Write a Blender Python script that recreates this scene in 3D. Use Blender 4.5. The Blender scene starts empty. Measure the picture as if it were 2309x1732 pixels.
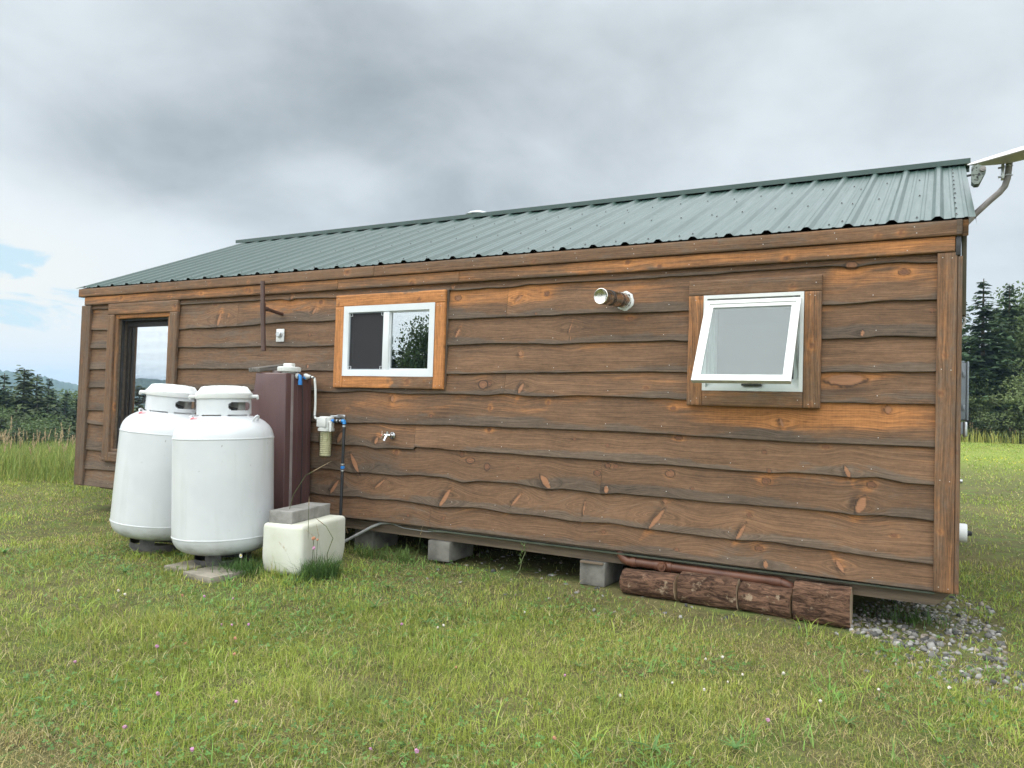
import bpy, bmesh, math, random
import numpy as np
from mathutils import Vector, Matrix

random.seed(7)
RNG = np.random.default_rng(11)
SC = bpy.context.scene
COL = SC.collection

# ------------------------------------------------------------------ camera
CAM = np.array([8.5675, -5.2974, 1.0218])
YAW, PITCH, ROLL = -0.5049, 0.0302, 0.0301
cy, sy, cp, sp = math.cos(YAW), math.sin(YAW), math.cos(PITCH), math.sin(PITCH)
fwd = Vector((sy*cp, cy*cp, sp)); rgt = Vector((cy, -sy, 0)); up = rgt.cross(fwd)
r2 = math.cos(ROLL)*rgt + math.sin(ROLL)*up
u2 = -math.sin(ROLL)*rgt + math.cos(ROLL)*up
cam = bpy.data.cameras.new('camera'); camo = bpy.data.objects.new('camera', cam); COL.objects.link(camo)
M = Matrix((r2, u2, -fwd)).transposed().to_4x4(); M.translation = Vector(CAM)
camo.matrix_world = M
cam.sensor_width = 36; cam.lens = 1734/2309*36; cam.clip_start = 0.05; cam.clip_end = 9000
SC.camera = camo
SC.view_settings.view_transform = 'Standard'; SC.view_settings.look = 'None'
SC.view_settings.exposure = 0.35; SC.view_settings.gamma = 1.0

# ------------------------------------------------------------------ node helper
class X:
    """socket wrapper with arithmetic"""
    def __init__(s, nt, sock): s.nt, s.s = nt, sock
    def _m(s, op, o=None, rev=False, o2=None):
        n = s.nt.nodes.new('ShaderNodeMath'); n.operation = op
        a, b = (s, o) if not rev else (o, s)
        for i, q in enumerate((a, b, o2)):
            if q is None: continue
            if isinstance(q, X): s.nt.links.new(q.s, n.inputs[i])
            else: n.inputs[i].default_value = q
        return X(s.nt, n.outputs[0])
    def __add__(s, o): return s._m('ADD', o)
    __radd__ = __add__
    def __sub__(s, o): return s._m('SUBTRACT', o)
    def __rsub__(s, o): return s._m('SUBTRACT', o, True)
    def __mul__(s, o): return s._m('MULTIPLY', o)
    __rmul__ = __mul__
    def __truediv__(s, o): return s._m('DIVIDE', o)
    def pow(s, o): return s._m('POWER', o)
    def exp(s): return s._m('EXPONENT')
    def max(s, o): return s._m('MAXIMUM', o)
    def min(s, o): return s._m('MINIMUM', o)
    def sstep(s, a, b, lo=0.0, hi=1.0):
        n = s.nt.nodes.new('ShaderNodeMapRange'); n.interpolation_type = 'SMOOTHSTEP'; n.clamp = True
        s.nt.links.new(s.s, n.inputs[0])
        for i, v in enumerate((a, b, lo, hi)): n.inputs[i+1].default_value = v
        return X(s.nt, n.outputs[0])

def mixc(nt, f, a, b, blend='MIX'):
    n = nt.nodes.new('ShaderNodeMix'); n.data_type = 'RGBA'; n.blend_type = blend; n.clamp_factor = True
    for idx, q in ((0, f), (6, a), (7, b)):
        if isinstance(q, X): nt.links.new(q.s, n.inputs[idx])
        elif idx == 0: n.inputs[0].default_value = q
        else: n.inputs[idx].default_value = (*q, 1)
    return X(nt, n.outputs[2])
def comb(nt, x, y, z):
    n = nt.nodes.new('ShaderNodeCombineXYZ')
    for i, q in enumerate((x, y, z)):
        if isinstance(q, X): nt.links.new(q.s, n.inputs[i])
        else: n.inputs[i].default_value = q
    return X(nt, n.outputs[0])
def sep(nt, v):
    n = nt.nodes.new('ShaderNodeSeparateXYZ'); nt.links.new(v.s, n.inputs[0])
    return [X(nt, n.outputs[i]) for i in range(3)]
def noise(nt, vec, scale, detail=3, rough=.5, dist=0):
    n = nt.nodes.new('ShaderNodeTexNoise'); nt.links.new(vec.s, n.inputs['Vector'])
    n.inputs['Scale'].default_value = scale; n.inputs['Detail'].default_value = detail
    n.inputs['Roughness'].default_value = rough; n.inputs['Distortion'].default_value = dist
    return X(nt, n.outputs[0])
def attr(nt, name):
    n = nt.nodes.new('ShaderNodeAttribute'); n.attribute_name = name; return n
def objco(nt):
    n = nt.nodes.new('ShaderNodeTexCoord'); return X(nt, n.outputs['Object'])
def scalec(nt, c, f):
    n = nt.nodes.new('ShaderNodeVectorMath'); n.operation = 'SCALE'
    nt.links.new(c.s, n.inputs[0])
    if isinstance(f, X): nt.links.new(f.s, n.inputs['Scale'])
    else: n.inputs['Scale'].default_value = f
    return X(nt, n.outputs[0])

# ------------------------------------------------------------------ world: broken overcast over a clear sky
SUN_EL, SUN_AZ = 38, -112       # degrees; azimuth from +y towards +x
W = bpy.data.worlds.new('World'); SC.world = W; W.use_nodes = True
nt = W.node_tree; nt.nodes.clear()
tc = nt.nodes.new('ShaderNodeTexCoord'); D = X(nt, tc.outputs['Generated'])
dx, dy, dz = sep(nt, D)
zz = dz.max(0.0) + 0.42
P = comb(nt, dx/zz, dy/zz, 0.0)
n1 = noise(nt, P, 1.5, 6, .55, .5)
n2 = noise(nt, P, 4.6, 6, .55, .3)
n3 = noise(nt, comb(nt, dx*4.5, dy*4.5, dz*14.0), 1.9, 7, .6, .6)
def lobe(az, el, sg, selv=None):
    a, e = math.radians(az), math.radians(el)
    v = (math.sin(a)*math.cos(e), math.cos(a)*math.cos(e), math.sin(e))
    k = selv or sg
    # separate widths across and in height
    h = (dx*math.cos(a) - dy*math.sin(a))
    fr = (dx*math.sin(a) + dy*math.cos(a)).sstep(0.0, .3)
    q = (h/math.radians(sg)).pow(2) + ((dz - v[2])/math.radians(k)).pow(2)
    return (q*-1.0).exp()*fr
B = 0.605 + (n1-.5)*.58 + (n2-.5)*.40
B = B - lobe(-50, 19, 9, 4.5)*.16 - lobe(-40, 24, 13, 5)*.13 - lobe(-32, 15, 9, 4)*.09 - lobe(-56, 15, 8, 4)*.16
B = B + lobe(-62, 23, 5, 6)*.10 + lobe(-43, 16, 5, 1.8)*.17 + lobe(-52, 10, 6, 2.2)*.16 + lobe(-66, 5, 11, 6)*.62 + lobe(-66, 13, 6, 4)*.12
B = B + lobe(4, 14, 17, 14)*.10 + lobe(-10, 24, 12, 5)*.0 + lobe(5, 3, 22, 3.5)*.16 - lobe(4, 9, 8, 1.8)*.08
B = B.max(.08).min(1.0)
cl = mixc(nt, B.sstep(.05, .95), (.190, .222, .250), (.665, .72, .755))
sky = nt.nodes.new('ShaderNodeTexSky'); sky.sky_type = 'NISHITA'; sky.sun_disc = False
sky.sun_elevation = math.radians(SUN_EL); sky.sun_rotation = math.radians(SUN_AZ)
skyc = scalec(nt, X(nt, sky.outputs[0]), 0.10)
skyb = mixc(nt, .85, skyc, (.52, .675, .745))
gap = (lobe(-64, 8.4, 5, 1.4)*1.1 + lobe(-61, 4.8, 10, 2.2)*1.1 + lobe(-58, 1.4, 9, 1.4)*.5)
cov = ((n3-.5)*2.0 + 0.98 - gap*.62).sstep(.22, .50)
colr = mixc(nt, cov, skyb, cl)
# the cloud deck is thinner (brighter) overhead and behind the viewer
gain = 1.0 + dz.sstep(.44, .72)*2.1 + (dy*-1.0).sstep(-.05, .45)*1.9
warmth = (lobe(-64, 6, 10, 5)*cov*.75).min(1.0)
colr = mixc(nt, warmth, colr, (.80, .775, .70))
colr = mixc(nt, (dy*-1.0).sstep(-.1, .6)*.5 + dz.sstep(.5, .85)*.35, colr, (.70, .70, .675))
colr = scalec(nt, colr, gain*10.0)
bg = nt.nodes.new('ShaderNodeBackground'); bg.inputs['Strength'].default_value = 0.1
nt.links.new(colr.s, bg.inputs['Color'])
ow = nt.nodes.new('ShaderNodeOutputWorld'); nt.links.new(bg.outputs[0], ow.inputs[0])

sl = bpy.data.lights.new('sun', 'SUN'); sl.energy = 0.9; sl.angle = math.radians(14); sl.color = (1, .95, .87)
so = bpy.data.objects.new('sun', sl); COL.objects.link(so)
a, e = math.radians(SUN_AZ), math.radians(SUN_EL)
sd = Vector((math.sin(a)*math.cos(e), math.cos(a)*math.cos(e), math.sin(e)))
so.rotation_euler = sd.to_track_quat('Z', 'Y').to_euler(); so.location = (-20, -20, 30)

# ------------------------------------------------------------------ object helpers
def tag(o, label=None, cat=None, group=None, kind=None):
    if label: o['label'] = label
    if cat: o['category'] = cat
    if group: o['group'] = group
    if kind: o['kind'] = kind
    return o
def empty(name, loc, label, cat, group=None):
    o = bpy.data.objects.new(name, None); COL.objects.link(o); o.location = loc; o.empty_display_size = .1
    return tag(o, label, cat, group)
def link(name, me, mats, parent=None, smooth=None):
    o = bpy.data.objects.new(name, me); COL.objects.link(o)
    for m in (mats if isinstance(mats, (list, tuple)) else [mats]): me.materials.append(m)
    if parent:
        o.parent = parent
        if parent.type == 'EMPTY' and not LOCAL[0]: o.matrix_parent_inverse = Matrix.Translation(-Vector(parent.location))
    if smooth is not None:
        me.polygons.foreach_set('use_smooth', [True]*len(me.polygons))
        if smooth < 179:
            me.set_sharp_from_angle(angle=math.radians(smooth))
    return o
LOCAL = [False]      # True while a thing is modelled round its own origin
def obj(name, bm, mats, parent=None, smooth=35):
    me = bpy.data.meshes.new(name)
    bmesh.ops.recalc_face_normals(bm, faces=bm.faces[:])
    bm.to_mesh(me); bm.free()
    return link(name, me, mats, parent, smooth)
def pieces(name, bm, mats, parent=None, smooth=35, gap=.002):
    """one object for each run of touching shells in bm"""
    seen, isl = set(), []
    for v in bm.verts:
        if v in seen: continue
        st, cur = [v], []; seen.add(v)
        while st:
            a = st.pop(); cur.append(a)
            for e in a.link_edges:
                b = e.other_vert(a)
                if b not in seen: seen.add(b); st.append(b)
        co = np.array([a.co[:] for a in cur]); isl.append([set(cur), co.min(0)-gap, co.max(0)+gap])
    k = True
    while k:
        k = False
        for i in range(len(isl)):
            for j in range(i+1, len(isl)):
                if (isl[i][1] <= isl[j][2]).all() and (isl[j][1] <= isl[i][2]).all():
                    isl[i][0] |= isl[j][0]; isl[i][1] = np.minimum(isl[i][1], isl[j][1]); isl[i][2] = np.maximum(isl[i][2], isl[j][2]); isl.pop(j); k = True; break
            if k: break
    out = []
    for vs, lo, hi in isl:
        ix = {v: i for i, v in enumerate(vs)}; nb = bmesh.new(); nv = [nb.verts.new(v.co) for v in ix]
        for f in {f for v in vs for f in v.link_faces}: g = nb.faces.new([nv[ix[v]] for v in f.verts]); g.material_index = f.material_index
        out.append(obj(name, nb, mats, parent, smooth))
    bm.free(); return out
def npmesh(name, V, F, mats, parent=None, attrs=None, smooth=None, fm=None):
    """V (n,3); F list of int arrays (k,3)/(k,4)"""
    me = bpy.data.meshes.new(name)
    V = np.ascontiguousarray(V, np.float32)
    Fs = [np.asarray(f, np.int32) for f in F if len(f)]
    me.vertices.add(len(V)); me.vertices.foreach_set('co', V.ravel())
    lp = np.concatenate([f.ravel() for f in Fs]); cnt = np.concatenate([np.full(len(f), f.shape[1], np.int32) for f in Fs])
    st = np.concatenate([[0], np.cumsum(cnt)[:-1]]).astype(np.int32)
    me.loops.add(len(lp)); me.loops.foreach_set('vertex_index', lp)
    me.polygons.add(len(cnt)); me.polygons.foreach_set('loop_start', st); me.polygons.foreach_set('loop_total', cnt)
    if fm is not None: me.polygons.foreach_set('material_index', np.asarray(fm, np.int32))
    me.update(calc_edges=True); me.validate()
    for k, (typ, data) in (attrs or {}).items():
        at = me.attributes.new(k, typ, 'POINT')
        key = {'FLOAT': 'value', 'FLOAT_VECTOR': 'vector', 'FLOAT_COLOR': 'color'}[typ]
        at.data.foreach_set(key, np.ascontiguousarray(data, np.float32).ravel())
    return link(name, me, mats, parent, smooth)
def ebox(bm, x0, x1, y0, y1, z0, z1, bev=0.0, mat=0, seg=2):
    r = bmesh.ops.create_cube(bm, size=1.0)
    vs = r['verts']
    for v in vs:
        v.co = Vector(((x0+x1)/2+v.co.x*(x1-x0), (y0+y1)/2+v.co.y*(y1-y0), (z0+z1)/2+v.co.z*(z1-z0)))
    fs = set(f for v in vs for f in v.link_faces)
    if bev > 0:
        es = list(set(e for v in vs for e in v.link_edges))
        rr = bmesh.ops.bevel(bm, geom=es, offset=bev, segments=seg, profile=.5, affect='EDGES')
        fs |= set(rr['faces']); vs = list(set(v for f in fs if f.is_valid for v in f.verts))
    for f in fs:
        if f.is_valid: f.material_index = mat
    return vs
def tube(bm, pts, r, seg=10, caps=True, mat=0):
    pts = [Vector(p) for p in pts]; n = len(pts)
    rs = r if isinstance(r, (list, tuple)) else [r]*n
    rings = []; ref = None
    for i, p in enumerate(pts):
        t = (pts[min(i+1, n-1)]-pts[max(i-1, 0)]).normalized()
        if ref is None:
            ref = Vector((0, 0, 1)) if abs(t.z) < .9 else Vector((1, 0, 0))
        a = (ref - t*ref.dot(t)).normalized(); b = t.cross(a); ref = a
        rings.append([bm.verts.new(p + (a*math.cos(2*math.pi*k/seg)+b*math.sin(2*math.pi*k/seg))*rs[i]) for k in range(seg)])
    for i in range(n-1):
        for k in range(seg):
            f = bm.faces.new((rings[i][k], rings[i][(k+1) % seg], rings[i+1][(k+1) % seg], rings[i+1][k])); f.material_index = mat
    if caps:
        for rg in (rings[0], rings[-1]):
            f = bm.faces.new(rg); f.material_index = mat
    return rings
def lathe(bm, prof, c=(0, 0, 0), seg=48, mat=0, axis='z', close=False):
    rings = []
    for (r, z) in prof:
        ring = []
        if r < 1e-6:
            p = {'z': (0, 0, z), 'y': (0, z, 0), 'x': (z, 0, 0)}[axis]
            ring = [bm.verts.new(Vector(c)+Vector(p))]
        else:
            for k in range(seg):
                a = 2*math.pi*k/seg; q, s = r*math.cos(a), r*math.sin(a)
                p = {'z': (q, s, z), 'y': (q, z, s), 'x': (z, q, s)}[axis]
                ring.append(bm.verts.new(Vector(c)+Vector(p)))
        rings.append(ring)
    pairs = list(zip(rings, rings[1:])) + ([(rings[-1], rings[0])] if close else [])
    for A, Bq in pairs:
        for k in range(seg):
            k2 = (k+1) % seg
            if len(A) == 1 and len(Bq) == 1: continue
            if len(A) == 1: vs = (A[0], Bq[k], Bq[k2])
            elif len(Bq) == 1: vs = (A[k], A[k2], Bq[0])
            else: vs = (A[k], A[k2], Bq[k2], Bq[k])
            f = bm.faces.new(vs); f.material_index = mat
    return rings
def prism(bm, poly, y0, y1, mat=0, plane='xz'):
    def P3(p, d): return {'xz': (p[0], d, p[1]), 'xy': (p[0], p[1], d), 'yz': (d, p[0], p[1])}[plane]
    A = [bm.verts.new(P3(p, y0)) for p in poly]; Bq = [bm.verts.new(P3(p, y1)) for p in poly]
    fs = [bm.faces.new(A), bm.faces.new(Bq)]
    n = len(poly)
    for i in range(n): fs.append(bm.faces.new((A[i], A[(i+1) % n], Bq[(i+1) % n], Bq[i])))
    for f in fs: f.material_index = mat
    return A+Bq
def NB(): return bmesh.new()

# value noise in numpy
def _h(ix, iy, s):
    n = (ix.astype(np.int64)*374761393 + iy.astype(np.int64)*668265263 + int(s)*974634777) & 0x7fffffff
    n = ((n ^ (n >> 13))*1274126177) & 0x7fffffff
    n = (n ^ (n >> 16)) & 0xffff
    return n/65535.0
def vn(x, y, s=0):
    x = np.asarray(x, float); y = np.asarray(y, float)
    ix, iy = np.floor(x), np.floor(y); fx, fy = x-ix, y-iy
    fx = fx*fx*(3-2*fx); fy = fy*fy*(3-2*fy)
    a = _h(ix, iy, s); b = _h(ix+1, iy, s); c = _h(ix, iy+1, s); d = _h(ix+1, iy+1, s)
    return (a*(1-fx)+b*fx)*(1-fy) + (c*(1-fx)+d*fx)*fy
def fbm(x, y, s=0, o=4):
    t = 0; amp = .5; tot = 0
    for i in range(o):
        t = t + amp*vn(np.asarray(x)*2**i, np.asarray(y)*2**i, s+i*17); tot += amp; amp *= .5
    return t/tot
def sst(a, b, x): t = np.clip((x-a)/(b-a), 0, 1); return t*t*(3-2*t)

# ------------------------------------------------------------------ materials
def newmat(name):
    m = bpy.data.materials.new(name); m.use_nodes = True; t = m.node_tree; t.nodes.clear()
    o = t.nodes.new('ShaderNodeOutputMaterial'); return m, t, o
def bsdf(t, o, **k):
    b = t.nodes.new('ShaderNodeBsdfPrincipled'); t.links.new(b.outputs[0], o.inputs[0])
    for n, v in k.items():
        n = {'Spec': 'Specular IOR Level', 'Coat': 'Coat Weight', 'CoatR': 'Coat Roughness', 'Base': 'Base Color', 'Trans': 'Transmission Weight'}.get(n, n)
        if isinstance(v, X): t.links.new(v.s, b.inputs[n])
        elif n == 'Base Color' and len(v) == 3: b.inputs[n].default_value = (*v, 1)
        else: b.inputs[n].default_value = v
    return b
def bump(t, b, h, strength=.4, dist=.01):
    n = t.nodes.new('ShaderNodeBump'); n.inputs['Strength'].default_value = strength; n.inputs['Distance'].default_value = dist
    t.links.new(h.s, n.inputs['Height']); t.links.new(n.outputs[0], b.inputs['Normal'])
def mat_simple(name, c1, c2, scale=6, rough=.5, spec=.5, metal=0.0, bumps=0.0, bscale=80, coat=0.0, stretch=None, det=5, rlo=None):
    m, t, o = newmat(name)
    co = objco(t)
    if stretch:
        x, y, z = sep(t, co); co = comb(t, x*stretch[0], y*stretch[1], z*stretch[2])
    f = noise(t, co, scale, det, .6)
    c = mixc(t, f.sstep(.32, .68), c1, c2)
    b = bsdf(t, o, Base=c, Roughness=rough, Spec=spec, Metallic=metal, Coat=coat)
    if rlo is not None:
        t.links.new(noise(t, co, scale*2.3, 4).sstep(.3, .7, rlo, rough).s, b.inputs['Roughness'])
    if bumps: bump(t, b, noise(t, co, bscale, 6, .65), bumps, .004)
    return m

def make_wood():
    m, t, o = newmat('weathered_board')
    g = attr(t, 'gr'); u, v, sd_ = sep(t, X(t, g.outputs['Vector']))
    w, kf, kr = sep(t, X(t, attr(t, 'wk').outputs['Vector']))
    og, kt, tone = sep(t, X(t, attr(t, 'ok').outputs['Vector']))
    gv = comb(t, u*1.6, v*70.0, sd_*13.7)
    g1 = noise(t, gv, 1.0, 4, .6, .5)
    g2 = noise(t, comb(t, u*5.0, v*260.0, sd_*7.1), 1.0, 3, .6)
    g3 = noise(t, comb(t, u*2.2, v*9.0, sd_*3.3), 1.0, 5, .6, .8)
    g4 = noise(t, comb(t, u*9.0, v*22.0, sd_*5.3), 1.0, 5, .65, .3)
    saw = noise(t, comb(t, u*120.0, v*2.0, sd_), 1.0, 3, .6)
    og2 = (og + (g3-.5)*1.0 + (g1-.5)*.75).sstep(.22, .92)
    base = mixc(t, og2, (.148, .083, .046), (.36, .152, .052))
    w2 = (w + .05 + (g4-.5)*1.5 + (g1-.5)*.8).sstep(.32, .92)
    base = mixc(t, w2*.82, base, (.100, .077, .058))
    blot = noise(t, comb(t, u*1.1, v*5.0, sd_*4.4), 1.0, 4, .55, .6)
    crk = noise(t, comb(t, u*3.2, v*120.0, sd_*9.1), 1.0, 3, .7, .8)
    fleck = noise(t, comb(t, u*14.0, v*150.0, sd_*2.9), 1.0, 3, .6, .2)
    rings = (v*420.0 + g3*16.0)._m('SINE')
    mot = noise(t, comb(t, u*26.0, v*48.0, sd_*6.1), 1.0, 4, .7, .4)
    mid = noise(t, comb(t, u*7.0, v*75.0, sd_*8.3), 1.0, 4, .7, .3)
    lum = 1.0 + rings*g4*.16 + (mot-.5)*.70 + (mid-.5)*.9 + (g1-.5)*1.15 + (g2-.5)*1.0 + (saw-.5)*.42*og2 + (g4-.5)*.5 - crk.sstep(.62, .76)*.40 + fleck.sstep(.64, .8)*.40 + (blot-.5)*.85
    lum = lum*(tone*.55 + .70)
    base = scalec(t, base, lum.max(.25))
    kcol = mixc(t, kt, (.115, .052, .030), (.285, .140, .074))
    kcol = scalec(t, kcol, (g2-.5)*.9 + 1.0)
    base = mixc(t, kf, base, kcol)
    base = mixc(t, kr*.85, base, (.028, .019, .014))
    b = bsdf(t, o, Base=base, Roughness=.72, Spec=.30)
    bump(t, b, g1*.6 + g2*.5 + saw*.25 - kr*.6, .55, .004)
    return m
M_wood = make_wood()

M_white = mat_simple('tank_paint', (.545, .565, .59), (.59, .61, .63), 3, .30, .5, coat=.25, bumps=.03, bscale=14)
def speck(m):
    t = m.node_tree; b = [n for n in t.nodes if n.type == 'BSDF_PRINCIPLED'][0]; src = b.inputs['Base Color'].links[0].from_socket
    co = objco(t); x, y, z = sep(t, co)
    s_ = noise(t, co, 38, 2, .5).sstep(.735, .76)*noise(t, co, 3.0, 3, .6).sstep(.42, .62)
    gr = noise(t, comb(t, x*9, y*9, z*1.1), 1.0, 5, .6).sstep(.55, .80)*.22
    c = mixc(t, s_*.75, X(t, src), (.06, .055, .05)); c = mixc(t, gr, c, (.36, .37, .34))
    low = noise(t, comb(t, x*7, y*7, z*9), 1.0, 5, .65).sstep(.45, .70)*z.sstep(.26, .10)*.5
    c = mixc(t, low, c, (.22, .20, .16)); t.links.new(c.s, b.inputs['Base Color'])
speck(M_white)
M_lid = mat_simple('white_plastic', (.62, .635, .635), (.68, .69, .685), 5, .42, .45, bumps=.05, bscale=40)
M_vinyl = mat_simple('window_vinyl', (.56, .595, .62), (.61, .64, .66), 4, .38, .45)
M_vinyl2 = mat_simple('aged_vinyl', (.58, .595, .59), (.64, .65, .645), 5, .42, .45)
M_black = mat_simple('black_paint', (.012, .012, .013), (.03, .03, .032), 20, .5)
M_ring = mat_simple('foot_ring_steel', (.035, .034, .035), (.085, .08, .078), 14, .6, bumps=.2, bscale=90)
M_rubber = mat_simple('black_pipe', (.014, .015, .018), (.026, .027, .03), 20, .42)
M_brownpoly = mat_simple('brown_poly', (.072, .036, .035), (.098, .052, .050), 3.2, .42, .5, bumps=.05, bscale=18, stretch=(1, 1, .35))
M_brownpipe = mat_simple('brown_pipe', (.060, .030, .022), (.085, .044, .034), 8, .45)
M_brownpipe2 = mat_simple('drain_brown', (.075, .028, .016), (.12, .048, .026), 8, .5)
M_strip = mat_simple('sight_strip', (.20, .165, .16), (.27, .235, .23), 5, .5)
M_blue = mat_simple('blue_fitting', (.02, .17, .52), (.03, .24, .60), 9, .35)
M_pvc = mat_simple('white_pvc', (.55, .57, .55), (.64, .65, .63), 9, .4)
M_chrome = mat_simple('chrome', (.30, .30, .31), (.62, .62, .63), 5, .22, metal=1.0)
M_brass = mat_simple('worn_brass', (.30, .19, .11), (.55, .50, .42), 60, .4, metal=.8)
M_steel = mat_simple('stainless', (.52, .50, .47), (.66, .64, .60), 9, .30, metal=1.0, rlo=.16)
M_galv = mat_simple('galvanised', (.48, .50, .52), (.62, .64, .65), 30, .38, metal=.9)
M_bolt = mat_simple('dark_bolt', (.05, .05, .052), (.11, .11, .11), 30, .45, metal=.7)
M_concrete = mat_simple('concrete', (.20, .195, .18), (.31, .30, .285), 9, .9, .2, bumps=.5, bscale=130)
M_concrete2 = mat_simple('concrete_block', (.105, .101, .091), (.195, .187, .168), 6, .92, .2, bumps=.6, bscale=110)
M_paver = mat_simple('paver', (.17, .155, .125), (.27, .245, .20), 8, .92, .2, bumps=.5, bscale=120)
def make_gravel():
    m, t, o = newmat('gravel_stone'); ge = t.nodes.new('ShaderNodeNewGeometry'); r = X(t, ge.outputs['Random Per Island'])
    c = mixc(t, r.pow(1.6), (.060, .060, .058), (.36, .35, .33)); warm = ((r*17.0)._m('FRACT')).sstep(.72, .8)
    c = mixc(t, warm*.6, c, (.21, .165, .12)); co = objco(t); n = noise(t, co, 55, 5, .65)
    c = scalec(t, c, n*.9 + .55); b = bsdf(t, o, Base=c, Roughness=.88, Spec=.25); bump(t, b, n, .6, .004); return m
M_gravel = make_gravel()
M_foam = mat_simple('foam', (.57, .575, .475), (.65, .655, .58), 4, .75, .25, bumps=.22, bscale=120)
M_conduit = mat_simple('grey_conduit', (.33, .34, .335), (.43, .44, .43), 9, .5)
M_greybox = mat_simple('grey_box', (.19, .225, .26), (.23, .265, .30), 8, .42)
M_dish = mat_simple('dish_grey', (.50, .48, .47), (.58, .56, .55), 4, .45)
M_mast = mat_simple('mast_grey', (.20, .18, .175), (.28, .26, .25), 10, .45)
M_room = mat_simple('room_wall', (.20, .165, .13), (.26, .215, .17), 3, .8)
M_plank = mat_simple('old_plank', (.075, .068, .06), (.17, .155, .135), 6, .85, bumps=.5, bscale=40, stretch=(12, 1.5, 12))
M_lumber = mat_simple('skid_beam', (.105, .078, .055), (.18, .135, .092), 5, .8, bumps=.4, bscale=30, stretch=(.5, 8, 8))
M_nail = mat_simple('nail_head', (.36, .34, .31), (.52, .50, .47), 50, .4, metal=.5)
M_drip = mat_simple('drip_edge', (.10, .12, .095), (.16, .18, .15), 6, .45, metal=.2)
M_red = mat_simple('red_print', (.50, .04, .06), (.62, .08, .10), 50, .5)
M_yarn = mat_simple('yarn', (.50, .455, .33), (.62, .575, .44), 40, .8, stretch=(1, 1, 6), bumps=.6, bscale=90)
M_batten = mat_simple('olive_board', (.050, .045, .022), (.085, .07, .04), 5, .7, stretch=(6, 6, .6))

def make_camo():
    m, t, o = newmat('camouflage')
    n = noise(t, objco(t), 26, 4, .7, 1.0)
    c = mixc(t, n.sstep(.40, .48), (.055, .075, .06), (.17, .20, .18)); c = mixc(t, noise(t, objco(t), 60, 3).sstep(.55, .62), c, (.03, .035, .03))
    bsdf(t, o, Base=c, Roughness=.6); return m
M_camo = make_camo()
def make_roof():
    m, t, o = newmat('green_roof_metal')
    co = objco(t); x, y, z = sep(t, co)
    n = noise(t, comb(t, x*1.2, y*.5, z*.5), 2.0, 5, .6)
    n2 = noise(t, comb(t, x*22, y*1.2, z*1.2), 1.0, 4, .6)
    c = mixc(t, n.sstep(.3, .7), (.025, .056, .047), (.034, .067, .057))
    b = bsdf(t, o, Base=c, Roughness=.34, Spec=.45, Coat=.24, CoatR=.16)
    t.links.new((n2.sstep(.3, .7, .30, .42)).s, b.inputs['Roughness'])
    bump(t, b, noise(t, co, 3.0, 3), .12, .02)
    return m
M_roof = make_roof()
def make_glass(name, tint, refl):
    m, t, o = newmat(name)
    tr = t.nodes.new('ShaderNodeBsdfTransparent'); tr.inputs[0].default_value = (*tint, 1)
    gl = t.nodes.new('ShaderNodeBsdfGlossy'); gl.inputs['Roughness'].default_value = .005; gl.inputs[0].default_value = (.94, .98, 1, 1)
    lw = t.nodes.new('ShaderNodeLayerWeight'); lw.inputs[0].default_value = .35
    f = X(t, lw.outputs['Facing']).pow(2.2)*.6 + refl
    mx = t.nodes.new('ShaderNodeMixShader'); t.links.new(f.s, mx.inputs[0]); t.links.new(tr.outputs[0], mx.inputs[1]); t.links.new(gl.outputs[0], mx.inputs[2])
    t.links.new(mx.outputs[0], o.inputs[0]); return m
M_glass = make_glass('pane_glass', (.62, .69, .68), .075)
M_glass_a = make_glass('low_e_glass', (.20, .22, .22), .80)
M_glass_s = make_glass('slider_glass', (.5, .56, .55), .36)
M_bowl = make_glass('clear_bowl', (.86, .88, .80), .04)
def make_screen(name, c, alpha, gl=0.0):
    m, t, o = newmat(name)
    tr = t.nodes.new('ShaderNodeBsdfTransparent')
    df = t.nodes.new('ShaderNodeBsdfDiffuse'); df.inputs[0].default_value = (*c, 1)
    x, y, z = sep(t, objco(t))
    # woven mesh: sine weave, far finer than a pixel most of the time
    wv = ((x*2100.0)._m('SINE').max(0.0) + (z*2100.0)._m('SINE').max(0.0))*.5
    mx = t.nodes.new('ShaderNodeMixShader'); t.links.new((wv*.5 + (alpha-.16)).s, mx.inputs[0])
    t.links.new(tr.outputs[0], mx.inputs[1]); t.links.new(df.outputs[0], mx.inputs[2]); t.links.new(mx.outputs[0], o.inputs[0]); return m
M_screen = make_screen('insect_screen', (.050, .050, .054), .72)
M_screen_a = make_screen('door_screen', (.050, .046, .044), .11)
def make_bark():
    m, t, o = newmat('bark')
    oi = t.nodes.new('ShaderNodeObjectInfo'); rnd = X(t, oi.outputs['Random'])
    x, y, z = sep(t, objco(t)); x = x + rnd*37.0
    v = comb(t, x*8.0, y*30.0, z*30.0)
    n = noise(t, v, 1.0, 8, .72, 1.1); n2 = noise(t, comb(t, x, y, z), 14, 5, .6)
    c = mixc(t, n.sstep(.36, .64), (.040, .021, .014), (.21, .118, .076)); c = scalec(t, c, rnd*.35 + .80)
    c = mixc(t, n2.sstep(.60, .70)*.8, c, (.34, .26, .18))
    b = bsdf(t, o, Base=c, Roughness=.9, Spec=.2); bump(t, b, n, 1.0, .018); return m
M_bark = make_bark()
M_endgrain = mat_simple('end_grain', (.26, .18, .115), (.40, .30, .20), 22, .85, bumps=.3, bscale=60)
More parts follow.
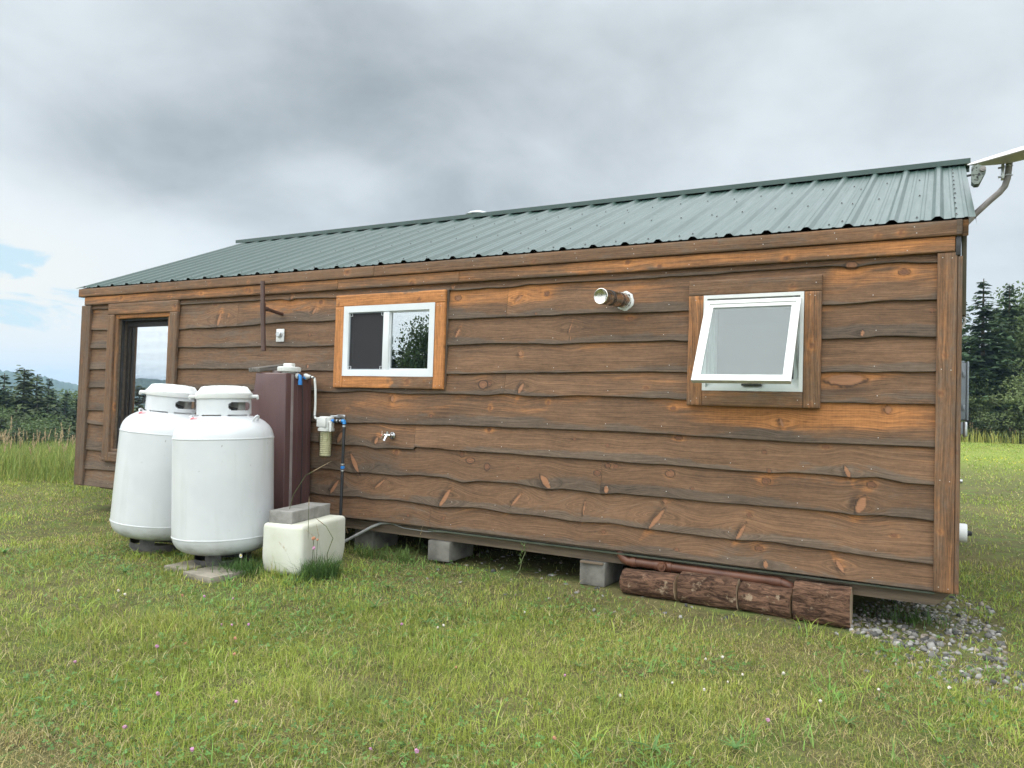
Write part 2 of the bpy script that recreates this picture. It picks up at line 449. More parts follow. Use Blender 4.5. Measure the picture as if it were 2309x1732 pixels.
def make_leaf(name, spread=.5, trans=.3, rough=.55):
    m, t, o = newmat(name)
    c = X(t, attr(t, 'tint').outputs['Color'])
    d = t.nodes.new('ShaderNodeBsdfPrincipled'); t.links.new(c.s, d.inputs['Base Color']); d.inputs['Roughness'].default_value = rough; d.inputs['Specular IOR Level'].default_value = .28
    tl = t.nodes.new('ShaderNodeBsdfTranslucent'); t.links.new(scalec(t, c, 1.1).s, tl.inputs[0])
    mx = t.nodes.new('ShaderNodeMixShader'); mx.inputs[0].default_value = trans
    t.links.new(d.outputs[0], mx.inputs[1]); t.links.new(tl.outputs[0], mx.inputs[2]); t.links.new(mx.outputs[0], o.inputs[0]); return m
M_grass = make_leaf('grass_blade', trans=.34)
M_needle = make_leaf('needles', trans=.12, rough=.7)
M_leaf = make_leaf('leaves', trans=.28)
M_trunk = mat_simple('tree_bark', (.045, .034, .026), (.11, .088, .07), 6, .9, bumps=.6, bscale=20, stretch=(3, 3, .6))
M_petal_p = mat_simple('clover_pink', (.36, .15, .27), (.52, .28, .42), 60, .7)
M_petal_w = mat_simple('clover_white', (.46, .42, .36), (.58, .54, .47), 60, .7)
M_petal_b = mat_simple('clover_faded', (.36, .16, .09), (.48, .25, .15), 60, .8)
M_daisy = mat_simple('daisy_petal', (.72, .73, .74), (.80, .80, .80), 40, .6)
M_yellow = mat_simple('yellow_petal', (.70, .52, .03), (.78, .62, .08), 40, .6)

# ------------------------------------------------------------------ ground
def gz(x, y):
    x = np.asarray(x, float); y = np.asarray(y, float)
    s = np.maximum(0, -x-5.5)
    z = -.278 - 12.5*(1-np.exp(-s*s/(s+6)/62))
    z = z + (fbm(x*.55, y*.55, 3, 3)-.5)*.05 + (fbm(x*2.2, y*2.2, 5, 2)-.5)*.022
    b = np.hypot(x-30, y-120); z = z + 2.5*sst(75, 160, y)*sst(-60, 0, x)
    return z
def axis_pts(lo, hi, c, fine, span):
    p = [c]; st = fine
    while p[-1] < hi:
        if p[-1]-c > span: st *= 1.13
        p.append(p[-1]+st)
    q = [c]; st = fine
    while q[-1] > lo:
        if c-q[-1] > span: st *= 1.13
        q.append(q[-1]-st)
    return np.array(sorted(set(p+q[1:])))
xs = axis_pts(-2600, 2600, 5.0, .16, 9); ys = axis_pts(-2600, 2600, -1.0, .16, 8)
GX, GY = np.meshgrid(xs, ys, indexing='ij'); nx, ny = GX.shape
GV = np.stack([GX, GY, gz(GX, GY)], -1).reshape(-1, 3)
def gridF(nx, ny, o=0):
    i = np.arange(nx*ny).reshape(nx, ny)+o
    return np.stack([i[:-1, :-1].ravel(), i[1:, :-1].ravel(), i[1:, 1:].ravel(), i[:-1, 1:].ravel()], 1)
def make_ground():
    m, t, o = newmat('soil_and_thatch')
    co = objco(t)
    n1 = noise(t, co, .8, 6, .6); n2 = noise(t, co, 22, 6, .7); n3 = noise(t, co, 4.0, 5, .6)
    c = mixc(t, n2.sstep(.35, .65), (.062, .060, .028), (.145, .135, .060))
    c = mixc(t, n3.sstep(.42, .7), c, (.105, .145, .040))
    c = mixc(t, n1.sstep(.45, .7)*.6, c, (.15, .13, .06))
    # lawn and fields a long way off read as one green
    x, y, z = sep(t, co)
    far = (((x-8.5).pow(2) + (y+5.0).pow(2))/900.0).sstep(.25, 1.2)
    c = mixc(t, far*.85, c, (.215, .270, .060))
    b = bsdf(t, o, Base=c, Roughness=.95, Spec=.1); bump(t, b, n2, .8, .03); return m
ground = npmesh('ground', GV, [gridF(nx, ny)], make_ground(), smooth=180)
tag(ground, kind='structure')

# ------------------------------------------------------------------ timber
KNOTS = [
(5.288,.585,.039,.021,0),(5.206,.632,.022,.023,0),(5.45,.545,.024,.025,0),(5.972,.464,.066,.025,-.85),(6.468,.444,.029,.019,-1.5),(6.39,.558,.024,.019,0),(6.47,.617,.021,.016,0),(6.532,.617,.02,.016,0),(6.938,.591,.03,.022,0),(5.728,.552,.011,.01,0),(6.466,.764,.015,.012,0),(6.992,.846,.022,.016,0),(5.724,.307,.067,.012,-2.25),(6.296,.297,.063,.007,-1.71),(6.85,.264,.091,.018,-2.2),(6.906,.397,.019,.015,-.93),(6.45,.137,.018,.013,0),(5.454,.839,.019,.015,0),(7.68,.974,.031,.011,-1.2),(8.307,1.079,.025,.018,-1.41),(7.574,.775,.015,.013,0),(7.951,.83,.018,.012,0),(8.082,.678,.041,.014,-1.16),(7.608,.653,.014,.018,0),(7.59,.587,.026,.018,0),(8.218,.61,.022,.019,0),(8.163,.481,.057,.028,-1.98),(7.435,.236,.065,.014,-2.05),(7.598,.04,.027,.015,-1.5),(8.047,.086,.043,.014,-.98),(7.551,.139,.024,.014,0),(7.486,.354,.019,.013,0),(4.484,1.066,.029,.018,-1.43),(4.336,.702,.035,.018,-1.98),(3.922,.71,.056,.023,-2.0),(4.099,.489,.099,.022,-.98),(3.878,.263,.076,.019,-2.16),(5.063,.266,.092,.021,-2.13),(4.543,.609,.018,.019,0),(4.386,.33,.068,.012,-2.47),(5.392,1.198,.038,.031,0),(5.45,1.207,.019,.021,0),(5.134,1.614,.045,.013,-2.0),(5.736,1.172,.047,.016,-2.0),(5.72,1.444,.021,.016,-1.08),(5.69,1.872,.038,.012,-2.47),(5.122,1.904,.03,.019,0),(5.932,1.902,.022,.016,0),(5.462,1.012,.01,.016,0),(5.97,1.066,.011,.013,0),(6.613,1.692,.018,.011,0),(6.15,1.554,.018,.006,-1.71),(6.139,1.628,.041,.006,-1.86),(2.304,1.81,.072,.021,-1.8),(2.426,1.834,.022,.008,-1.78),(2.415,1.614,.015,.01,0),(3.516,1.632,.018,.015,0),(3.564,1.852,.04,.015,-2.18),(3.629,1.928,.02,.016,0),(3.51,1.342,.021,.011,-1.64),(2.766,1.232,.012,.008,0),(2.222,1.96,.022,.012,0),(8.061,1.261,.109,.037,.04),(8.385,1.928,.028,.018,0),(8.156,1.552,.022,.009,-1.66),(8.538,1.682,.01,.011,0),(3.28,1.985,.026,.017,-1.5),(8.085,1.985,.035,.022,0),(.6,.36,.05,.014,-2.0),(5.08,1.99,.016,.014,-1.57),
(6.75,1.19,.014,.011,0),(5.85,1.75,.012,.010,0),(2.9,1.45,.014,.010,0),(2.0,1.62,.016,.012,0),(1.9,1.2,.015,.012,0),(6.2,.80,.014,.010,0),(7.1,.50,.012,.010,0),(8.35,.31,.016,.012,0),(4.7,.09,.016,.012,0),(5.05,.10,.020,.013,0),(7.0,.07,.016,.011,0),(4.9,.93,.018,.012,0),(4.0,.95,.014,.012,0),(6.95,1.05,.017,.012,0)]
def grain(u, v, knots, seed):
    """warped across-grain coordinate, knot fill, ring and shadow mask and knot type at points (u,v)"""
    vv = v + (fbm(u*.9, v*2+seed*9.1, int(seed*31) % 997, 3)-.5)*.05
    fill = np.zeros_like(u); ring = np.zeros_like(u); typ = np.zeros_like(u); warm = np.zeros_like(u)
    for (ku, kv, a, b, ang) in knots:
        near = (np.abs(u-ku) < .45)
        if not near.any(): continue
        du, dv = u[near]-ku, v[near]-kv
        A = max(a, b) if abs(math.sin(ang)) > .5 else b
        vv[near] -= A*1.3*np.exp(-np.abs(dv)/(A*2.6+.01))*np.exp(-(du/(a*1.6+.035))**2)*np.tanh(dv/(b+.004))
        ca, sa = math.cos(ang), math.sin(ang)
        p = (du*ca+dv*sa)/a; q = (-du*sa+dv*ca)/b
        wob = 1+.22*(vn(du*55+ku*7, dv*55, 4)-.5)
        pt = 1.0 + (.25*np.abs(p)**2 if ang else 0)
        r = np.sqrt(p**2+(q*pt)**2)*wob
        spike = 1.0 if ang else (.25 if a < .03 else .55)
        f = 1-sst(.82, 1.08, r)
        fill[near] = np.maximum(fill[near], f)
        typ[near] = np.maximum(typ[near], spike*(f > 0.02))
        rg = np.exp(-((r-1.12)/.16)**2)*(1.0 if a > .02 else .7)
        if not ang: rg = rg + .5*np.exp(-((r-.55)/.10)**2)*(a > .018)
        if ang: rg = rg*(.45+.55*(q < 0)) + .75*np.exp(-(((p-.1)**2)*.8+((q+1.75)/.75)**2))  # angled knots: dark shadow streak painted along one side, with the ring
        ring[near] = np.maximum(ring[near], rg)
        warm[near] = np.maximum(warm[near], np.exp(-(np.maximum(r-1, 0)/1.6)**2)*.35)
    return vv, fill, ring, typ, warm
class Wood:
    def __init__(s): s.V = []; s.F = []; s.A = {'gr': [], 'wk': [], 'ok': []}; s.n = 0; s.mi = []
    def grid(s, P, u, v, knots, seed, orange, weather, tone, noisy=1.0):
        """P (nu,nv,3) positions; u,v grain coordinates; orange, weather arrays"""
        nu, nv = P.shape[:2]
        gv, fill, ring, typ, warm = grain(u.ravel(), v.ravel(), knots, seed)
        s.V.append(P.reshape(-1, 3))
        s.A['gr'].append(np.stack([u.ravel(), gv, np.full(gv.shape, seed)], -1))
        s.A['wk'].append(np.stack([weather.ravel(), fill, np.clip(ring, 0, 1)], -1))
        s.A['ok'].append(np.stack([orange.ravel()+warm, typ, np.full(gv.shape, tone)], -1))
        f = gridF(nu, nv, s.n); s.F.append(f); s.mi.append(np.zeros(len(f), int)); s.n += nu*nv
    def raw(s, V, F, mi=1):
        V = np.asarray(V, float); s.V.append(V)
        for k in s.A: s.A[k].append(np.zeros((len(V), 3)))
        F = np.asarray(F, int)+s.n; s.F.append(F); s.mi.append(np.full(len(F), mi)); s.n += len(V)
    def nail(s, x, y, z, r=.0032, n=(0, -1, 0)):
        k = 6; ang = np.arange(k)*2*np.pi/k
        ring = np.stack([x+r*np.cos(ang), np.full(k, y), z+r*np.sin(ang)], -1) if n[1] else np.stack([np.full(k, x), y+r*np.cos(ang), z+r*np.sin(ang)], -1)
        c = np.array([[x, y-.0018, z]])
        s.raw(np.concatenate([ring, c]), [(i, (i+1) % k, k) for i in range(k)])
    def plank(s, o, ud, vd, L, Wd, T, seed, orange=.3, weather=.3, tone=.5, knots=None, res=.016, wfun=None, nk=.9):
        """o corner of the front face; ud along, vd across; the face looks along ud x vd reversed so that it points to n"""
        o = np.array(o, float); ud = np.array(ud, float); vd = np.array(vd, float); n = np.cross(ud, vd)
        def cuts(L, r):
            k = max(2, int(L/r)); return np.concatenate([[0, 0, .003], np.linspace(.003, L-.003, k)[1:-1], [L-.003, L, L]])
        us, vs = cuts(L, res), cuts(Wd, min(res, .012))
        U, Vv = np.meshgrid(us, vs, indexing='ij')
        dep = np.zeros_like(U); e = np.ones_like(U, bool); e[2:-2, 2:-2] = False
        dep[1, :] = dep[-2, :] = .003; dep[:, 1] = dep[:, -2] = .003
        dep[0, :] = dep[-1, :] = T; dep[:, 0] = dep[:, -1] = T
        P = o + U[..., None]*ud + Vv[..., None]*vd - dep[..., None]*n
        rs = np.random.default_rng(int(seed*1000)+3)
        if knots is None:
            knots = [(rs.uniform(0, L), rs.uniform(.15, .85)*Wd, *(lambda q: (q, q*rs.uniform(.65, .9)))(rs.uniform(.007, .019)), 0.0) for _ in range(rs.poisson(L*nk))]
        t = Vv/Wd
        nz = fbm(U*1.3+seed*5, Vv*7+seed, int(seed*77) % 991, 4)
        og = orange + (nz-.5)*.5; we = weather + (fbm(U*2.1+seed, Vv*12, int(seed*57) % 983, 4)-.5)*.7
        if wfun: og, we = wfun(U, Vv, t, og, we)
        s.grid(P, U, Vv, knots, seed, og, we, tone+rs.uniform(-.1, .1))
    def build(s, name, parent, mats=None, smooth=None):
        V = np.concatenate(s.V); A = {k: ('FLOAT_VECTOR', np.concatenate(v)) for k, v in s.A.items()}
        tri = [f for f in s.F if f.shape[1] == 3]; quad = [f for f in s.F if f.shape[1] == 4]
        mt = [m for f, m in zip(s.F, s.mi) if f.shape[1] == 4] + [m for f, m in zip(s.F, s.mi) if f.shape[1] == 3]
        F = ([np.concatenate(quad)] if quad else []) + ([np.concatenate(tri)] if tri else [])
        return npmesh(name, V, F, mats or [M_wood, M_nail], parent, A, smooth, fm=np.concatenate(mt))

# ------------------------------------------------------------------ the cabin
LW, DW, RY = 8.6888, 4.60, 2.30         # length, depth, ridge line
cabin = empty('cabin', (0, 0, -.05), 'long brown cabin of wavy edged boards under a green ribbed metal roof', 'cabin')
ROWS = {
0:[(.24,1.98),(1.7,1.975),(2.26,1.978),(2.86,1.977),(3.18,1.973),(3.26,1.958),(3.3,1.976),(3.81,1.96),(5.07,1.97),(5.2,1.962),(5.39,1.973),(5.55,1.962),(5.77,1.978),(6.11,1.98),(6.56,1.976),(7.0,1.977),(7.71,1.985),(7.95,1.988),(8.04,1.979),(8.09,1.967),(8.16,1.981),(8.25,1.989),(8.39,1.987),(8.55,1.969)],
1:[(.24,1.746),(.53,1.739),(1.71,1.717),(1.86,1.722),(2.03,1.73),(2.07,1.723),(2.62,1.732),(2.94,1.747),(3.32,1.76),(3.52,1.752),(3.82,1.753),(5.08,1.729),(5.59,1.731),(5.94,1.732),(6.37,1.738),(6.69,1.729),(7.01,1.731),(7.92,1.737),(8.11,1.737),(8.26,1.748),(8.4,1.748),(8.54,1.746)],
2:[(.24,1.541),(.52,1.538),(1.71,1.534),(2.52,1.525),(2.91,1.532),(3.47,1.518),(3.62,1.525),(3.82,1.529),(5.09,1.515),(5.44,1.523),(5.86,1.517),(6.01,1.507),(6.21,1.516),(6.62,1.522),(6.95,1.524),(7.01,1.516),(7.92,1.517),(8.04,1.522),(8.16,1.52),(8.26,1.531),(8.4,1.529),(8.55,1.519)],
3:[(.23,1.303),(.51,1.304),(1.7,1.315),(2.75,1.313),(3.38,1.3),(3.83,1.301),(5.1,1.275),(5.49,1.286),(5.83,1.29),(5.9,1.296),(6.04,1.288),(6.3,1.301),(6.62,1.303),(7.02,1.301),(7.92,1.304),(8.55,1.311)],
4:[(.21,1.098),(.52,1.103),(3.55,1.114),(3.85,1.108),(4.24,1.127),(4.48,1.114),(4.66,1.103),(4.89,1.114),(5.1,1.117),(5.4,1.109),(5.59,1.13),(5.78,1.113),(6.0,1.11),(6.22,1.122),(6.47,1.123),(7.02,1.112),(7.92,1.112),(8.55,1.113)],
5:[(.22,.844),(.5,.847),(3.56,.837),(4.0,.837),(4.37,.854),(4.55,.848),(4.84,.854),(5.11,.86),(5.49,.861),(6.06,.865),(6.56,.869),(6.87,.866),(7.37,.856),(7.77,.849),(8.21,.856),(8.56,.857)],
6:[(.24,.7),(.52,.687),(3.57,.658),(3.92,.64),(4.21,.65),(4.33,.627),(4.5,.641),(4.735,.643),(4.745,.665),(5.12,.66),(5.7,.657),(6.4,.65),(6.88,.65),(7.38,.644),(7.62,.639),(7.77,.653),(8.02,.649),(8.12,.643),(8.25,.656),(8.4,.634),(8.56,.636)],
7:[(.24,.404),(.52,.4),(3.57,.419),(3.89,.419),(4.08,.402),(4.27,.415),(4.58,.412),(4.8,.432),(5.08,.429),(5.13,.418),(5.25,.403),(5.38,.423),(5.71,.435),(6.0,.405),(6.11,.423),(6.43,.409),(6.57,.423),(6.88,.419),(7.38,.418),(7.82,.425),(8.06,.421),(8.14,.41),(8.26,.427),(8.56,.42)],
8:[(.24,.189),(.77,.2),(3.57,.189),(3.83,.182),(4.16,.202),(4.3,.192),(4.58,.208),(5.03,.185),(5.13,.198),(5.39,.213),(5.68,.195),(5.94,.2),(6.16,.189),(6.29,.19),(6.5,.206),(6.8,.185),(6.9,.188),(7.16,.184),(7.39,.177),(7.56,.192),(7.98,.178),(8.26,.168),(8.56,.16)],
9:[(.2,.006),(3.99,.006),(4.41,.012),(4.93,.014),(5.48,.016),(6.92,.012),(7.82,.008),(8.57,.0)]}
JOINT = {1: [2.56, 5.59], 4: [5.59], 6: [4.74], 7: [6.425], 9: [4.92], 0: [5.08], 2: [1.9], 5: [2.8], 8: [2.2]}
HOLES = [(.68, 1.58, .41, 1.89), (3.97, 4.90, 1.275, 1.85), (7.17, 7.80, 1.185, 1.82)]
ORANGE = {0: .24, 1: .38, 2: .09, 3: .03, 4: .09, 5: .30, 6: .12, 7: .06, 8: -.05, 9: .08}
wd = Wood()
def rowz(r, x):
    p = np.array(ROWS[r]); z = 0
    for k in (-.03, -.015, 0, .015, .03): z = z + np.interp(x+k, p[:, 0], p[:, 1])/5
    if r == 6: z = np.interp(x, p[:, 0], p[:, 1])
    return z + (vn(x*9, np.full_like(x, r*3.3), 8)-.5)*.006*(r != 9)
for r in range(10):
    segs = [.16]+JOINT.get(r, [])+[8.60]
    for si, (xa, xb) in enumerate(zip(segs, segs[1:])):
        xa2, xb2 = xa+.0012, xb-.0012
        nu = int((xb2-xa2)/.0075)+2
        x = np.linspace(xa2, xb2, nu)
        zb = rowz(r, x); zt = (rowz(r-1, x)+.03) if r else np.full_like(x, 2.10)
        vis = rowz(r-1, x) if r else np.full_like(x, 2.03)
        nv = int((zt-zb).mean()/.008)+3
        t = np.concatenate([np.linspace(0, 1, nv)[:-1], [.985, 1.0, 1.0]]); nv = len(t)
        U = np.repeat(x[:, None], nv, 1); Tt = np.repeat(t[None, :], nu, 0)
        Z = zt[:, None] + (zb-zt)[:, None]*Tt
        Y = -.012 - .025*Tt + (fbm(U*1.7, Tt*2+r*7, 21, 2)-.5)*.006
        Y[:, -2] += .003; Y[:, -1] = -.010
        seed = r*1.37+si*.61+.2
        # live edge: the board swells a little where a limb grew
        tv = np.clip((vis[:, None]-Z)/(vis-zb)[:, None], 0, 1)
        nz = fbm(U*.9, Z*5+r*11, 31, 4); nz2 = fbm(U*1.6+9, Z*9+r*5, 37, 4)
        left = 1-sst(3.2, 5.4, U)
        og = ORANGE[r] + (nz-.5)*1.0 - .42*sst(.35, 1.0, tv) + .16*(1-sst(0, .35, tv))
        og = og - left*(.36 if r > 2 else .26 if r == 2 else .12)
        if r == 1: og = og + .30*sst(4.9, 5.1, U)*(1-sst(5.7, 6.3, U))*(1-sst(.4, .8, tv)) + .32*np.exp(-((U-3.25)/.28)**2) + .28*sst(7.9, 8.0, U)*(1-sst(.35, .6, tv)) - .1*sst(5.8, 6.2, U)*(1-sst(7.8, 8.0, U))
        if r == 5: og = og + .35*sst(6.7, 7.2, U)*(1-sst(.55, .9, tv))
        we = .12 + .95*sst(.60, .95, tv+(nz2-.5)*.6) + (nz2-.5)*.9 + .06*(r >= 7) + left*.22
        tone = .52+random.uniform(-.17, .17) - (.03 if r > 6 else 0)
        P3 = np.stack([U, Y, Z], -1)
        kn = [k for k in KNOTS if xa-.4 < k[0] < xb+.4]
        # drop the cells that fall inside a window opening
        n0 = wd.n
        wd.grid(P3, U, Z, kn, seed, og, we, tone)
        f = wd.F[-1]; cx = U.ravel()[f-n0].mean(1); cz = Z.ravel()[f-n0].mean(1); keep = np.ones(len(f), bool)
        for (a0, a1, b0, b1) in HOLES: keep &= ~((cx > a0) & (cx < a1) & (cz > b0) & (cz < b1))
        wd.F[-1] = f[keep]; wd.mi[-1] = wd.mi[-1][keep]
    for k in range(-12, 8):
        xn = 5.56+.447*k + RNG.uniform(-.03, .03)
        if not .25 < xn < 8.5: continue
        z = float(rowz(r, np.array([xn]))[0]) + (.045 if r else .028)+RNG.uniform(-.008, .008)
        if any(a0-.1 < xn < a1+.1 and b0-.1 < z < b1+.1 for a0, a1, b0, b1 in HOLES): continue
        wd.nail(xn, -.0388 + .004*(r == 0), z)
wd.build('siding', cabin)

# trim boards
DX, DZ, DY = (1, 0, 0), (0, 0, 1), (0, 1, 0)
def corner(x0, x1, seed):
    q = Wood()
    q.plank((x0, -.052, 0.004), DX, DZ, x1-x0, 2.018, .05, seed, .30, .55, .55) if False else None
    return q
def vplank(q, x0, x1, z0, z1, y, T, seed, **k):
    # upright board: along = up, across = -x so the face looks to -y
    q.plank((x1, y, z0), DZ, (-1, 0, 0), z1-z0, x1-x0, T, seed, **k)
def hplank(q, x0, x1, z0, z1, y, T, seed, **k):
    q.plank((x0, y, z0), DX, DZ, x1-x0, z1-z0, T, seed, **k)
q = Wood(); vplank(q, 8.562, 8.667, .004, 2.024, -.054, .045, 3.3, orange=.30, weather=.40, tone=.55, nk=1.6)
for z in (.03, .66, 1.32, 1.99):
    q.nail(8.59, -.0542, z+.005); q.nail(8.64, -.0542, z)
q.build('corner_board', cabin)
q = Wood(); vplank(q, 8.6685, 8.694, .004, 2.0, -.050, .12, 4.1, orange=.02, weather=.55, tone=.42); q.build('corner_board', cabin)
q = Wood(); vplank(q, .062, .225, .004, 2.024, -.054, .045, 5.2, orange=.10, weather=.62, tone=.42)
q.build('corner_board', cabin)
q = Wood()
def fw(U, V, t, og, we):
    return og + .25*(t-.5) , we + .55*(1-sst(.12, .42, t)) - .1
segs = [.118, 3.86, 5.15, 8.655]
for i, (a, b) in enumerate(zip(segs, segs[1:])):
    hplank(q, a+.001, b-.001, 2.0265, 2.118, -.060, .05, 6.3+i*.7, orange=.50 if i != 1 else .46, weather=.10, tone=.56, wfun=fw, nk=1.0)
for k in range(20):
    x = .3+.45*k; 
    if x < 8.6: q.nail(x, -.0605, 2.05)
q.build('frieze_board', cabin)
bm = NB(); ebox(bm, 8.657, 8.684, -.058, .0, 2.004, 2.117, .003); obj('frieze_end', bm, M_black, cabin)
q = Wood()
segs = [.028, 4.28, 8.690]
for i, (a, b) in enumerate(zip(segs, segs[1:])):
    hplank(q, a+.001, b-.001, 2.122, 2.212, -.078, .06, 9.1+i*.9, orange=.20, weather=.34, tone=.54, wfun=lambda U, V, t, og, we: (og + .10*sst(5, 7, U)*(1 if True else 0), we), nk=.8)
for k in range(20):
    x = .35+.45*k
    if x < 8.6: q.nail(x, -.0785, 2.15); q.nail(x-.012, -.0785, 2.188)
q.build('fascia_board', cabin)
q = Wood(); q.plank((8.690, -.080, 2.125), DY, DZ, .10, .088, .03, 2.7, orange=.1, weather=.8, tone=.4); q.build('fascia_end', cabin)

# far, end and back walls
def profile_z(y): return 2.215 + (.4232)*(min(y, 2*RY-y)+.075)
q = Wood()
for xw, sgn in ((LW-.012, 1), (.06, -1)):
    q = Wood(); z = .0; i = 0
    while z < 3.1:
        z1 = z+.2
        if z1 < 2.2: ya, yb = .07 if sgn > 0 else .0, DW-.0
        else:
            ya = (z1-2.215)/.4232-.06; yb = 2*RY-ya
            if yb-ya < .2: break
        if sgn > 0: q.plank((xw-.012*(i % 2)*0, ya, z), DY, DZ, yb-ya, .21, .025, 20+i*.31, orange=.3, weather=.45, tone=.5, res=.06)
        else: q.plank((xw, yb, z), (0, -1, 0), DZ, yb-ya, .21, .025, 30+i*.31, orange=.3, weather=.45, tone=.5, res=.06)
        z += .2; i += 1
    q.build('end_siding', cabin)
q = Wood()
for i in range(11): q.plank((LW-.02, DW, i*.2), (-1, 0, 0), DZ, LW-.06, .21, .025, 40+i*.3, orange=.3, weather=.5, tone=.5, res=.1)
q.build('back_siding', cabin)
# room seen through the glass
bm = NB(); ebox(bm, .10, LW-.05, .10, DW-.06, -.02, 2.14)
fr = [f for f in bm.faces if f.calc_center_median().y < .2]; bmesh.ops.delete(bm, geom=fr, context='FACES')
obj('room', bm, M_room, cabin, smooth=None)
# wall core behind the boards, with the three openings
q = NB()
xsw = sorted({.07, LW-.03, *[h[0] for h in HOLES], *[h[1] for h in HOLES]}); zsw = sorted({.0, 2.16, *[h[2] for h in HOLES], *[h[3] for h in HOLES]})
for i in range(len(xsw)-1):
    for j in range(len(zsw)-1):
        cx, cz = (xsw[i]+xsw[i+1])/2, (zsw[j]+zsw[j+1])/2
        if any(h[0] < cx < h[1] and h[2] < cz < h[3] for h in HOLES): continue
        ebox(q, xsw[i], xsw[i+1], -.006, .098, zsw[j], zsw[j+1])
bmesh.ops.remove_doubles(q, verts=q.verts[:], dist=.0005)
dup = {}
for f in q.faces: dup.setdefault(tuple(round(c, 3) for c in f.calc_center_median()), []).append(f)
bmesh.ops.delete(q, geom=[f for l in dup.values() if len(l) > 1 for f in l], context='FACES')
obj('wall_core', q, M_lumber, cabin, smooth=None)

# roof -------------------------------------------------------------
EY, EZ = -.078, 2.222; RZ = 3.232
SL = (RZ-EZ)/(RY-EY); ln = math.hypot(1, SL); RN = np.array((0, -SL/ln, 1/ln))
RX0, RX1, RP = -.035, 8.757, .2475
def rib_profile():
    pts = []
    k = 0; c = 8.56
    while c > RX0-.1:
        for dx_, h in ((.034, 0), (.0125, .019), (-.0125, .019), (-.034, 0)): pts.append((c+dx_, h))
        for mc in (-.083, -.165):
            for dx_, h in ((.014, 0), (.007, .0042), (-.007, .0042), (-.014, 0)): pts.append((c+mc+dx_, h))
        c -= RP
    for mc in (.083, .150):
        for dx_, h in ((.014, 0), (.007, .0042), (-.007, .0042), (-.014, 0)): pts.append((8.56+mc+dx_, h))
    pts = [p for p in pts if RX0 < p[0] < RX1] + [(RX0, 0), (RX1, 0)]
    return np.array(sorted(pts))
pr = rib_profile()
ts = np.linspace(0, 1, 14)
def roofside(flip, V, F, n0):
    P = []
    for t in ts:
        y = EY+(RY-EY)*t; z = EZ+(RZ-EZ)*t - .004*math.sin(math.pi*t)
        for x, h in pr:
            P.append((x, (y-h*SL/ln) , z+h/ln))
    P = np.array(P).reshape(len(ts), len(pr), 3)
    P[0, :, 1] += (vn(pr[:, 0]*3, pr[:, 0]*0, 4)-.5)*.006
    low = P - RN*.0015
    if flip: P = P*np.array((1, -1, 1))+np.array((0, 2*RY, 0)); low = low*np.array((1, -1, 1))+np.array((0, 2*RY, 0))
    f1 = gridF(len(ts), len(pr), n0); V.append(P.reshape(-1, 3)); F.append(f1)
    # folded right-hand edge
    e = P[:, -1, :]; d = e + np.array((0.004, 0, -.045)); m0 = n0+P.shape[0]*P.shape[1]
    V.append(np.concatenate([e, d])); F.append(gridF(2, len(ts), m0))
    return m0+2*len(ts)
V, F = [], []; n0 = roofside(False, V, F, 0); n0 = roofside(True, V, F, n0)
nq = sum(len(f) for f in F)
# screws: rows of hex washer heads
def screw(x, t, V, T, n0, r=.0064):
    y = EY+(RY-EY)*t; z = EZ+(RZ-EZ)*t - .004*math.sin(math.pi*t); c = np.array((x, y, z)); ex = np.array((1, 0, 0)); ey = np.array((0, 1/ln, SL/ln))
    k = 8; an = np.arange(k)*2*np.pi/k
    a1 = c + RN*.001 + (np.cos(an)[:, None]*ex+np.sin(an)[:, None]*ey)*r*1.35
    a2 = c + RN*.004 + (np.cos(an)[:, None]*ex+np.sin(an)[:, None]*ey)*r*.75
    a3 = c + RN*.009 + (np.cos(an)[:, None]*ex+np.sin(an)[:, None]*ey)*r*.55
    V.append(np.concatenate([a1, a2, a3])); T.append(np.concatenate([gridF(2, 1)*0][:0] + [np.array([[n0+i, n0+(i+1) % k, n0+k+(i+1) % k, n0+k+i] for i in range(k)]+[[n0+k+i, n0+k+(i+1) % k, n0+2*k+(i+1) % k, n0+2*k+i] for i in range(k)]+[[n0+2*k+0, n0+2*k+1, n0+2*k+2, n0+2*k+3], [n0+2*k+3, n0+2*k+4, n0+2*k+5, n0+2*k+6], [n0+2*k+6, n0+2*k+7, n0+2*k+0, n0+2*k+3]])]))
    return n0+3*k
for k in range(1, 35):
    xm = 8.56-RP*k+RP*.5
    for t in (.055, .40, .72): n0 = screw(xm-.0+random.uniform(-.012, .012), t+random.uniform(-.012, .012), V, F, n0)
    if k % 4 == 2:
        for t in (.08, .36, .64): n0 = screw(8.56-RP*k-.052, t, V, F, n0)
for i in range(11): n0 = screw(8.66+random.uniform(-.003, .003), .05+i*.083, V, F, n0)
Fc = np.concatenate(F); mi = np.zeros(len(Fc), int); mi[nq:] = 1
roof = npmesh('roof', np.concatenate(V), [Fc], [M_roof, M_bolt], cabin, fm=mi)
roof.data.shade_flat()
bm = NB()
w = .135
zl = RZ-w*SL+.021
cap = [(RY-w, zl), (RY-w-.002, zl+.044), (RY-.015, RZ+.028), (RY, RZ+.031), (RY+.015, RZ+.028), (RY+w+.002, zl+.044), (RY+w, zl), (RY+w-.006, zl), (RY+w-.006, zl+.036), (RY, RZ+.022), (RY-w+.006, zl+.036), (RY-w+.006, zl)]
prism(bm, cap, RX0-.005, 8.795, plane='yz')
obj('ridge_cap', bm, M_roof, roof, smooth=None)
